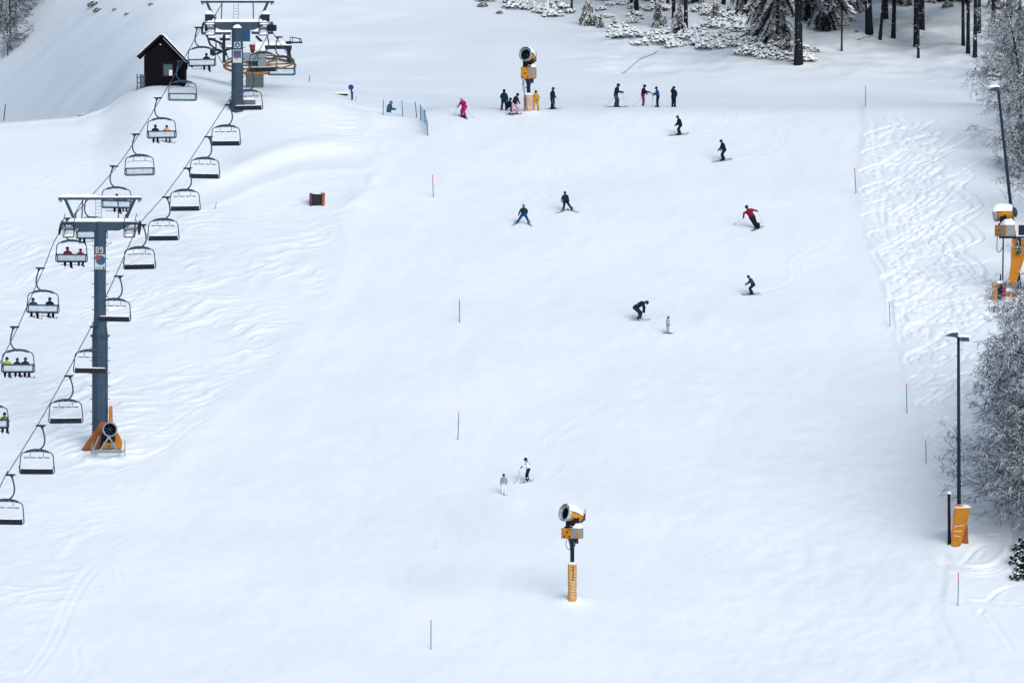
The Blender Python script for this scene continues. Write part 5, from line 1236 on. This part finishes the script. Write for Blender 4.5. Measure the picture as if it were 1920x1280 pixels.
# ================================================================== trees
def conifer(seed, Ht, r0, crown0, spread, mat_n, nw, droop=.55, dens=1.0, heavy=False):
    """tapered trunk with stubs; whorls of drooping limbs carrying small needle clumps"""
    rnd = random.Random(seed); tr = MB(); cr = MB()
    lean = (rnd.uniform(-.25, .25), rnd.uniform(-.2, .2))
    def axis(z): t_ = z / Ht; return Vector((lean[0] * t_ * t_ * 2, lean[1] * t_, z))
    zs = np.linspace(-.6, Ht, 14); tr.tube([axis(z) for z in zs], [max(.02, r0 * (1 - max(z, 0) / Ht) ** .75 * (1.25 if z < .1 else 1)) for z in zs], 9)
    if crown0 > 1.5:
        for k in range(int(crown0 * 3)):
            z = rnd.uniform(.8, crown0); a = rnd.uniform(0, 6.28); p_ = axis(z); L = rnd.uniform(.3, 1.1)
            d = Vector((math.cos(a), math.sin(a), -.15)); tr.tube([p_, p_ + d * L * .6, p_ + d * L + Vector((0, 0, -.12 * L))], [.028, .018, .008], 4)
    for wI in range(nw):
        f_ = (wI + rnd.random() * .6) / nw; z = crown0 + (Ht - crown0) * f_; L0 = spread * (1 - f_) ** .8 * rnd.uniform(.75, 1.1) + .08
        nb = 5 if L0 > .4 else 4
        for b_ in range(nb):
            a = rnd.uniform(0, 6.28); L = L0 * rnd.uniform(.6, 1.1); p0 = axis(z); d = Vector((math.cos(a), math.sin(a), 0)); sd = Vector((-d.y, d.x, 0))
            pts = [p0 + d * (L * t_) + Vector((0, 0, .12 * L * math.sin(t_ * 3) - droop * L * t_ * t_)) for t_ in (0, .35, .7, 1)]
            tr.tube(pts, [max(.008, .014 * L + .01), .012, .008, .004], 4)
            n = max(3, int(L * 7 * dens))
            for i in range(n):
                t_ = (i + .6) / n; c = p0 + d * (L * t_) + Vector((0, 0, .12 * L * math.sin(t_ * 3) - droop * L * t_ * t_))
                wd = (.10 + .22 * L * (1 - abs(t_ - .45))) * rnd.uniform(.6, 1.2)
                for s_ in (-1, 1):
                    q = rnd.uniform(.25, .6); e = c + sd * s_ * wd + d * wd * .5 + Vector((0, 0, -wd * q))
                    wv = d * (.05 + .10 * wd + .015 * L); up = Vector((0, 0, .03 + .02 * heavy))
                    cr.add([c - wv, c + wv + up, e + wv * .8, e - wv * .5 - up], [(0, 1, 2, 3)])
                    for _ in range(1 if not heavy else 2):
                        g = c.lerp(e, rnd.random()); h_ = Vector((rnd.uniform(-.08, .08), rnd.uniform(-.08, .08), -rnd.uniform(.06, .22) * (1 + L * .2)))
                        cr.add([g - wv * .6, g + wv * .6, g + h_ + wv * .2], [(0, 1, 2)])
                if heavy and rnd.random() < .5:
                    rr = wd * rnd.uniform(.3, .55) + .03; cc = c + Vector((0, 0, .03)); n6 = 6
                    vs = [cc + Vector((rr * math.cos(2 * math.pi * j / n6), rr * math.sin(2 * math.pi * j / n6), -.01)) for j in range(n6)] + [cc + Vector((0, 0, rr * .6))]
                    cr.add(vs, [(j, (j + 1) % n6, n6) for j in range(n6)])
    return tr.mesh('trunk', M['bark'], True), cr.mesh('crown', M[mat_n])
def bare_tree(seed, Ht, r0, levels=5, start=.18, fan=1.0, minr=.014):
    rnd = random.Random(seed); tr = MB(); cr = MB(); cnt = [0]
    def grow(p, d, L, r, lev, low):
        n = 5 if lev < 1 else 3; pts = [p]; dd = d.copy()
        for i in range(n):
            dd = (dd + Vector((rnd.uniform(-.16, .16), rnd.uniform(-.16, .16), rnd.uniform(-.06, .10) - .035 * lev))).normalized(); pts.append(pts[-1] + dd * L / n)
        r1 = max(minr * .6, r * .55); tgt = tr if lev < 2 else cr
        tgt.tube(pts, [r + (r1 - r) * i / n for i in range(n + 1)], 6 if lev == 0 else (4 if lev < 3 else 3), False); cnt[0] += 1
        if lev >= levels: return
        kids_ = [24, 10, 7, 4, 4][lev]
        for k in range(kids_):
            t_ = start + (1 - start) * (k + rnd.random()) / kids_ if lev == 0 else .15 + .85 * (k + rnd.random()) / kids_
            i = min(n - 1, int(t_ * n)); q = pts[i].lerp(pts[i + 1], t_ * n - i); ax_ = (pts[i + 1] - pts[i]).normalized()
            a = rnd.uniform(0, 6.28); o_ = ax_.orthogonal().normalized(); o_ = Quaternion(ax_, a) @ o_; ang = R(rnd.uniform(38, 66)) * (1.0 if lev else fan)
            nd = (ax_ * math.cos(ang) + o_ * math.sin(ang)).normalized()
            if lev >= 1: nd.z = nd.z * .75 - .05; nd.normalize()
            nl = L * ([.42, .52, .50, .50, .5][lev]) * (1.15 - .55 * t_) * rnd.uniform(.7, 1.15)
            grow(q, nd, nl, max(minr, r * (1 - .6 * t_) * ([.42, .5, .5, .5, .5][lev])), lev + 1, low)
    grow(Vector((0, 0, -.5)), Vector((rnd.uniform(-.05, .05), rnd.uniform(-.05, .05), 1)).normalized(), Ht, r0, 0, 0)
    return tr.mesh('trunk', M['bark'], True), cr.mesh('crown', M['twig'])
def shrub_mesh(seed, wd, ht, n, mname, big=.16):
    """heap of snow-laden sprigs: small lumps of many sizes with gaps between"""
    rnd = random.Random(seed); mb = MB()
    base = []; bm = bmesh.new(); bmesh.ops.create_icosphere(bm, subdivisions=2, radius=1); bm.verts.ensure_lookup_table()
    bv = [v.co.copy() for v in bm.verts]; bf = [[v.index for v in f.verts] for f in bm.faces]; bm.free()
    for i in range(n):
        a = rnd.uniform(0, 6.28); rr = wd * math.sqrt(rnd.random()); zt = ht * math.sqrt(max(0, 1 - (rr / wd) ** 2)) * rnd.uniform(.15, 1.0)
        c = Vector((rr * math.cos(a), rr * math.sin(a), zt)); s = big * rnd.uniform(.35, 1.1); sx, sy, sz = s * rnd.uniform(.8, 1.15), s * rnd.uniform(.8, 1.15), s * rnd.uniform(.6, .95)
        rot = Quaternion(Vector((rnd.uniform(-1, 1), rnd.uniform(-1, 1), 1)).normalized(), rnd.uniform(0, 3))
        mb.add([c + rot @ Vector((v.x * sx, v.y * sy, v.z * sz)) for v in bv], bf)
        if rnd.random() < .6:
            for _ in range(3):
                d = Vector((rnd.uniform(-1, 1), rnd.uniform(-1, 1), rnd.uniform(-.6, .5))).normalized() * s * 2.2; p_ = c + Vector((0, 0, -s * .4)); q_ = Vector((rnd.uniform(-.03, .03), .0, .03))
                mb.add([p_ - q_, p_ + q_, p_ + d], [(0, 1, 2)])
    return mb.mesh('foliage', M[mname], True)
def plant(name, meshes, names, loc, label, cat, group, s=1.0, rz=None, lean=(0, 0)):
    o = empty(name, loc, random.uniform(0, 6.28) if rz is None else rz); o.scale = (s, s, s * 1.0); o.rotation_euler.x = R(lean[1]); o.rotation_euler.y = R(lean[0]); tag(o, label, cat, group)
    for m_, n in zip(meshes, names): newobj(n, m_, o)
    return o
random.seed(11)
TC = ('trunk', 'crown')
tall = [conifer(100 + i, h_, r_, c_, s_, 'needle', nw_, .4, 1.5) for i, (h_, r_, c_, s_, nw_) in enumerate([(25, .36, 6.0, 4.4, 26), (23, .20, 6.3, 3.6, 22), (26, .30, 6.5, 4.4, 24), (21, .16, 7, 3.2, 18)])]
dense = [conifer(120 + i, h_, .22, .5, s_, 'needle', nw_, 1.0, 1.9) for i, (h_, s_, nw_) in enumerate([(13, 2.2, 34), (11, 1.9, 30)])]
small = [conifer(140 + i, h_, .05, .12, s_, 'needle_snow', nw_, .8, 3.0, True) for i, (h_, s_, nw_) in enumerate([(2.6, .85, 13), (2.2, .62, 13), (1.3, .5, 8)])]
GT, GSx = 'trees of the wood above the piste', 'small snowy spruces at the edge of the wood'
# (u, v of the foot, kind, size, lean, label)
FT = [(1497, 121, 0, 1.05, 0, 'thickest dark trunk standing right at the edge of the wood, nearest the piste'),
      (1578, 96, 3, .55, 1, 'slim dark trunk standing alone right of the thickest one'),
      (1630, 64, 0, .95, 2, 'broad dark trunk leaning slightly left, first of the group right of the slim one'),
      (1650, 75, 3, .95, 5, 'thin crooked trunk right beside the broad leaning one'),
      (1659, 36, 2, 1.0, 1, 'broad dark trunk farther back in the middle group'),
      (1675, 72, 1, 1.0, 2, 'medium trunk with snow on its side, rightmost of the middle group'),
      (1716, 88, 1, .85, 0, 'medium straight trunk of the pair in the right part of the wood'),
      (1722, 109, 3, .75, 0, 'slim snow-sided trunk in front of the pair in the right part of the wood'),
      (1728, 56, 2, .9, 0, 'broad trunk behind the pair in the right part of the wood'),
      (1806, 86, 1, .8, 0, 'left trunk of the tight cluster near the right edge'),
      (1815, 101, 1, .9, 0, 'second trunk of the tight cluster near the right edge'),
      (1828, 108, 1, .95, 1, 'foremost trunk of the tight cluster near the right edge'),
      (1836, 62, 1, .85, 0, 'rear trunk of the tight cluster near the right edge'),
      (1862, 46, 1, 1.0, -6, 'dark leaning trunk right of the tight cluster'),
      (1286, 57, 1, .95, 0, 'straight dark trunk above the tall pair of small spruces'),
      (1263, 36, 3, 1.05, 0, 'thin trunk left behind the straight one in the middle of the wood'),
      (1252, 14, 3, .85, 0, 'thinnest far trunk in the middle of the wood'),
      (1193, 20, 1, 1.05, 0, 'right trunk of the two between the small spruces at the top'),
      (1184, 10, 3, 1.0, 0, 'left trunk of the two between the small spruces at the top'),
      (1072, 25, 3, .7, 0, 'slim dark trunk left of the round-topped small spruces'),
      (1357, 8, 1, .9, 0, 'far dark trunk at the top edge above the snowy thicket')]
for (u, v, k, s_, ln, lb_) in FT:
    plant('conifer', tall[k], TC, hit(u, v, 700), lb_, 'tree', GT, s_, lean=(-ln, 0))
for i in range(46):      # wood continued uphill with unseen conifers, added to shade the forest floor
    u = 1270 + 660 * random.random(); Yq = random.uniform(792, 850); xq = (u - 960) / F * Yq
    plant('conifer', tall[i % 4], TC, Vector((xq, Yq, H(xq, Yq))), 'tall unseen conifer beyond the upper edge, added to shade the floor of the wood', 'tree', GT, random.uniform(.85, 1.1))
for (u, v, k, s_, lb_) in [(1458, 92, 0, .95, 'dense drooping snowy spruce left of the thickest trunk'), (1430, 70, 1, .8, 'grey snowy spruce behind the thicket left of the drooping one'), (1545, 58, 0, .9, 'dense snowy spruce right behind the thickest trunk'), (1398, 32, 1, .8, 'far snowy spruce behind the thicket'), (1590, 22, 1, .85, 'dim snowy spruce at the top edge between the trunks'), (1515, 40, 1, .9, 'snowy spruce close behind the thickest trunk'), (1470, 20, 0, .9, 'dark spruce filling the back of the wood left of the thickest trunk'), (1690, 8, 1, .8, 'dark spruce at the top edge behind the middle group of trunks'), (1760, 4, 0, .7, 'dark spruce at the top edge between the pair and the cluster'), (1560, 18, 1, 1.0, 'dark spruce at the top edge right of the dense one'), (1300, 6, 1, .75, 'dark spruce at the top edge behind the straight dark trunk'), (1615, 2, 0, .8, 'dark spruce at the top edge above the fallen branch'), (1800, 2, 1, .75, 'dark spruce at the top edge behind the tight cluster'), (1225, 2, 1, .6, 'dim spruce at the top edge above the little rounded one'), (1130, 0, 1, .55, 'dim spruce at the top edge above the twins'), (1878, 20, 0, .7, 'dark spruce at the top edge right of the tight cluster'), (1410, 5, 0, .75, 'dark spruce at the top edge above the grey thicket')]:
    plant('spruce', dense[k], TC, hit(u, v, 700), lb_, 'tree', GT, s_)
for (u, v, k, px, lb_) in [(1108, 47, 0, 50, 'round-topped small snowy spruce, taller of the twin left ones'), (1093, 46, 1, 38, 'smaller leaning spruce of the twin left ones'), (1126, 52, 1, 28, 'little snowy spruce right of the twins'), (1152, 56, 2, 24, 'stubby dark-based little spruce in the open snow'),
                           (1237, 50, 1, 52, 'slender snow-plastered spruce left of the straight trunk'), (1272, 62, 0, 56, 'snow-plastered spruce touching the straight dark trunk'), (1184, 34, 2, 24, 'little rounded spruce below the two trunks'), (1050, 22, 2, 26, 'small pale spruce left of the slim trunk at the top'), (1480, 108, 2, 42, 'snowy spruce hugging the foot of the thickest trunk'), (1340, 40, 0, 44, 'small snowy spruce at the left end of the thicket')]:
    p_ = hit(u, v, 700); s_ = px * p_.y / F / (2.6, 2.2, 1.3)[k]; plant('small_spruce', small[k], TC, p_, lb_, 'tree', GSx, s_)
# pale snow-sided sapling
p_ = hit(1027, 30, 700); o = empty('sapling', p_); tag(o, 'thin white snow-plastered sapling left of the small spruces', 'tree'); q = MB(); q.tube([(0, 0, -.3), (.02, 0, 1.5), (-.02, 0, 5)], [.09, .07, .03], 7); q.build('trunk', M['snow'], o); q = MB(); q.tube([(0, .0, 3.5), (.5, 0, 4.4)], .03, 5); q.tube([(0, .0, 2.9), (-.5, 0, 3.8)], .03, 5); q.build('branch', M['twig'], o)
# thicket of laden shrubs
sh = [shrub_mesh(200 + i, w_, h_, n, 'shrub', b_) for i, (w_, h_, n, b_) in enumerate([(.9, .7, 62, .18), (1.3, .8, 110, .19), (.6, .5, 34, .16), (1.0, 1.2, 84, .18)])]
shd = shrub_mesh(230, .6, .55, 60, 'shrubdark', .12)
rs = random.Random(21); spots = []
def inpoly(u, v, P):
    c = False; j = len(P) - 1
    for i in range(len(P)):
        if (P[i][1] > v) != (P[j][1] > v) and u < (P[j][0] - P[i][0]) * (v - P[i][1]) / (P[j][1] - P[i][1]) + P[i][0]: c = not c
        j = i
    return c
polys = [([(1290, 62), (1330, 45), (1400, 30), (1470, 60), (1488, 104), (1430, 108), (1370, 98), (1300, 88)], 46), ([(1170, 72), (1240, 66), (1290, 70), (1300, 90), (1235, 92), (1180, 86)], 9),
         ([(890, 2), (930, 0), (1050, 5), (1090, 30), (1040, 32), (960, 14), (900, 12)], 12), ([(1080, 5), (1230, 5), (1240, 40), (1150, 50), (1095, 35)], 12), ([(1120, 62), (1200, 58), (1250, 66), (1240, 78), (1150, 74)], 7), ([(1380, 98), (1480, 100), (1490, 112), (1400, 112)], 8), ([(1500, 20), (1600, 10), (1610, 45), (1520, 60)], 9), ([(1840, 130), (1870, 120), (1890, 150), (1860, 165)], 5), ([(1480, 85), (1530, 90), (1530, 118), (1440, 116)], 6), ([(1300, 20), (1480, 8), (1500, 40), (1320, 45)], 10)]
for P, n in polys:
    k = 0
    while k < n:
        u = rs.uniform(min(p[0] for p in P), max(p[0] for p in P)); v = rs.uniform(min(p[1] for p in P), max(p[1] for p in P))
        if inpoly(u, v, P): spots.append((u, v)); k += 1
for (u, v) in spots:
    k = rs.choice([0, 1, 2, 3, 0]); p_ = hit(u, v, 700); o = newobj('snowy_shrub', sh[k], None, p_); s_ = rs.uniform(.6, 1.15); o.scale = (s_, s_, s_ * rs.uniform(.8, 1.2)); o.rotation_euler.z = rs.uniform(0, 6)
    tag(o, 'low snow-laden shrub in the thicket along the lower edge of the wood', 'shrub', 'snow-laden shrubs below the wood')
for (u, v, s_, lb_) in [(937, 26, .55, 'small dark bush in the open snow at the top, left of centre'), (905, 13, .8, 'dark-specked bush at the top edge, left of centre'), (1150, 72, .3, 'tiny dark tuft in the snow below the stubby spruce'), (1366, 22, .7, 'dark rounded bush under the trees at the top'), (1420, 104, .8, 'dark gap-filled bush at the foot of the thicket'), (1778, 14, .9, 'dark bush on the forest floor in the upper right'),
                         (1606, 61, .35, 'small dark stump-like tuft left of the broad leaning trunk'), (1515, 112, .4, 'dark tuft right beside the thickest trunk')]:
    p_ = hit(u, v, 700); o = newobj('dark_bush', shd, None, p_); o.scale = (s_,) * 3; o.rotation_euler.z = u; tag(o, lb_, 'bush', 'dark bushes in the snow')
# fallen branch and the line in the snow
p_ = hit(1612, 76, 700); q = MB(); q.tube(bez([(-.2, 0, .05), (.35, 0, .28), (.9, 0, .36), (1.5, 0, .5)], 3), [.05] * 9 + [.02], 6); o = q.build('fallen_branch', M['bark'], None, True, p_); tag(o, 'dark fallen branch lying on the forest floor left of the leaning trunks', 'branch')
a_ = hit(1165, 139, 700); b_ = hit(1232, 97, 700); q = MB(); q.tube([(a_.lerp(b_, t_) * 0 + Vector((a_.x + (b_.x - a_.x) * t_, a_.y + (b_.y - a_.y) * t_, H(a_.x + (b_.x - a_.x) * t_, a_.y + (b_.y - a_.y) * t_) + .03))) - a_ for t_ in np.linspace(0, 1, 14)], .022, 5)
o = q.build('ground_cable', M['rope'], None, False, a_); tag(o, 'thin cable lying across the snow up to the edge of the wood', 'cable')

# bare snowy trees at the right edge
bt = [bare_tree(300, 14, .17, 4, .10, 1.1, .017), bare_tree(301, 12, .15, 4, .08, 1.15, .017), bare_tree(302, 8, .10, 3, .06, 1.1, .022)]
GB = 'snow-covered trees along the right edge'
for (u, v, k, s_, lb_) in [(1950, 1045, 0, 1.0, 'bare snow-dusted tree nearest the camera at the lower right edge'), (1948, 985, 1, 1.15, 'bare tree behind the nearest one at the right edge'), (1945, 915, 1, 1.1, 'bare snow-dusted tree level with the lamp post foot at the right edge'),
                           (1945, 850, 0, .75, 'bare snowy tree in the middle of the right edge row'), (1916, 800, 2, 1.0, 'smaller bare tree leaning out of the right edge row'), (1978, 720, 1, .6, 'bare snowy tree below the right edge snow gun'), (1965, 860, 0, 1.1, 'tall bare tree mostly beyond the right edge'),
                           (1950, 420, 1, .8, 'bare snowy tree behind the leaning lamp post'), (1932, 335, 2, 1.0, 'bare snowy tree above the right edge snow gun'), (1925, 240, 1, .75, 'bare snowy tree at the upper right edge'), (1990, 560, 2, .7, 'small bare tree right of the padded mast')]:
    u += 12 * (u < 1970)
    plant('bare_tree', bt[k], TC, G(u, v) if v > 230 else hit(u, v), lb_, 'tree', GB, s_)
for (u, v, k, s_, lb_) in [(1915, 150, 1, .7, 'frosted bare tree reaching over the upper right corner'), (1930, 205, 0, .6, 'frosted bare tree behind the head of the leaning lamp post'), (1935, 285, 0, .75, 'frosted bare tree halfway up the leaning lamp post'), (1912, 318, 2, .6, 'low frosted tree left of the leaning lamp post, its twigs over the snow'), (1903, 128, 2, .7, 'low frosted tree at the corner of wood and piste'),
                           (1975, 960, 1, 1.2, 'dense frosted tree beyond the lamp post at the very right edge'), (1965, 780, 0, .72, 'dense frosted tree behind the middle of the right edge row'), (1985, 1045, 1, 1.15, 'dense frosted tree beyond the nearest one at the right edge'), (1930, 870, 2, 1.15, 'low dense frosted tree under the right edge row')]:
    plant('bare_tree', bt[k], TC, G(u, v) if v > 230 else hit(u, v), lb_, 'tree', GB, s_)
for (u, v, k, s_, lb_) in [(1908, 175, 1, .8, 'dark snow-laden conifer at the upper right corner'), (1925, 330, 1, .8, 'dark conifer behind the top of the leaning lamp post'), (1895, 100, 1, .8, 'snow-laden conifer left of the upper right corner'), (1945, 480, 1, .6, 'short dark conifer behind the arm of the right edge snow gun'), (1960, 1000, 0, .8, 'dark conifer hidden behind the nearest bare tree')]:
    plant('spruce', dense[k], TC, hit(u, v, 600), lb_, 'tree', GB, s_)
for (u, v, s_, lb_) in [(1916, 1055, 1.3, 'dark leafy bush with snow at the foot of the nearest bare tree'), (1912, 1085, 1.1, 'dark leafy bush with snow lowest on the right edge'), (1918, 1030, 1.2, 'dark leafy bush with snow just above the others at the right edge'), (1930, 1070, 1.6, 'dark leafy bush half outside the right edge')]:
    p_ = G(u, v); o = newobj('evergreen_bush', shd, None, p_); o.scale = (s_, s_, s_ * 1.2); o.rotation_euler.z = u; tag(o, lb_, 'bush', 'dark bushes at the right edge')
# far slope on the left: hazy scrub
for (u, v, k, s_, lb_) in [(18, 88, 2, .95, 'blurred bare tree on the far slope in the upper left corner'), (4, 60, 2, 1.2, 'faint bare tree at the very corner of the upper left'), (30, 45, 2, .8, 'faint bare tree behind the others in the upper left corner'), (15, 105, 2, .5, 'low bare tree under the others in the upper left corner')]:
    plant('bare_tree', bt[k], TC, hit(u, v, 706), lb_, 'tree', 'faint trees on the far left slope', s_)
for (u, v, s_, lb_) in [(175, 12, .9, 'brownish bush on the far slope at the top, upper of the two'), (183, 22, .7, 'dark round bush on the far slope, lower of the two'), (215, 20, .4, 'faint tuft on the far slope right of the two bushes'), (238, 28, .4, 'faint tuft lower right of the two bushes on the far slope'), (35, 68, .6, 'small blurred bush on the far left slope'), (283, 10, .4, 'faint tuft at the top above the hut')]:
    p_ = hit(u, v, 706); o = newobj('dark_bush', shd, None, p_); o.scale = (s_,) * 3; tag(o, lb_, 'bush', 'bushes on the far left slope')
p_ = hit(160, 212); o = newobj('snowy_shrub', sh[2], None, p_ + Vector((0, .6, -.2))); o.scale = (1.1, 1, .5); tag(o, 'low snow-covered shrub on the left shoulder of the knoll', 'shrub')

# ================================================================== snow blown from the middle gun
def plume():
    # the jet leaves the nozzle and drifts up and to the left, spreading and thinning
    nz_ = at(1040, 963, g1.y - .8); c0 = nz_
    mb = MB(); path = [Vector((0, 0, 0)), Vector((-1.2, -.6, .35)), Vector((-3.4, -.8, .45)), Vector((-5.5, -.2, -.1)), Vector((-7.5, .6, -.9))]
    mb.tube(bez(path, 4), [.30 + 1.9 * (i / 16) ** .85 for i in range(17)], 14)
    m = bpy.data.materials.new('blown_snow'); m.use_nodes = True; n = m.node_tree; n.nodes.clear()
    o_ = n.nodes.new('ShaderNodeOutputMaterial'); pv = n.nodes.new('ShaderNodeVolumePrincipled'); pv.inputs['Color'].default_value = (.93, .96, 1, 1); pv.inputs['Anisotropy'].default_value = .3
    ge = n.nodes.new('ShaderNodeTexCoord'); nz = n.nodes.new('ShaderNodeTexNoise'); nz.inputs['Scale'].default_value = .5; nz.inputs['Detail'].default_value = 3
    n.links.new(ge.outputs['Object'], nz.inputs['Vector']); mr = n.nodes.new('ShaderNodeMapRange'); mr.inputs['From Min'].default_value = .4; mr.inputs['From Max'].default_value = .75; mr.inputs['To Max'].default_value = .35
    n.links.new(nz.outputs['Fac'], mr.inputs[0]); n.links.new(mr.outputs[0], pv.inputs['Density']); n.links.new(pv.outputs[0], o_.inputs['Volume'])
    o = mb.build('snow_plume', m, None, False, c0); tag(o, 'pale cloud of artificial snow drifting left from the middle snow gun', 'snow cloud', None, 'stuff')
plume()
def mist():
    # thin cold mist lying in the dip behind the knoll, before the far slope on the left
    m = bpy.data.materials.new('valley_mist'); m.use_nodes = True; n = m.node_tree; n.nodes.clear()
    o_ = n.nodes.new('ShaderNodeOutputMaterial'); pv = n.nodes.new('ShaderNodeVolumePrincipled'); pv.inputs['Color'].default_value = (.90, .95, 1.0, 1); pv.inputs['Density'].default_value = .0032
    n.links.new(pv.outputs[0], o_.inputs['Volume'])
    mb = MB(); bm = bmesh.new(); bmesh.ops.create_icosphere(bm, subdivisions=3, radius=1)
    mb.add([(v.co.x * 30, v.co.y * 70, v.co.z * 24) for v in bm.verts], [[v.index for v in f.verts] for f in bm.faces]); bm.free()
    o = mb.build('mist', m, None, True, (-60, 860, 30)); tag(o, 'thin bluish mist in the dip behind the knoll at the upper left', 'mist', None, 'stuff')
mist()
for o in list(bpy.data.objects):
    if '_s' in o: del o['_s']
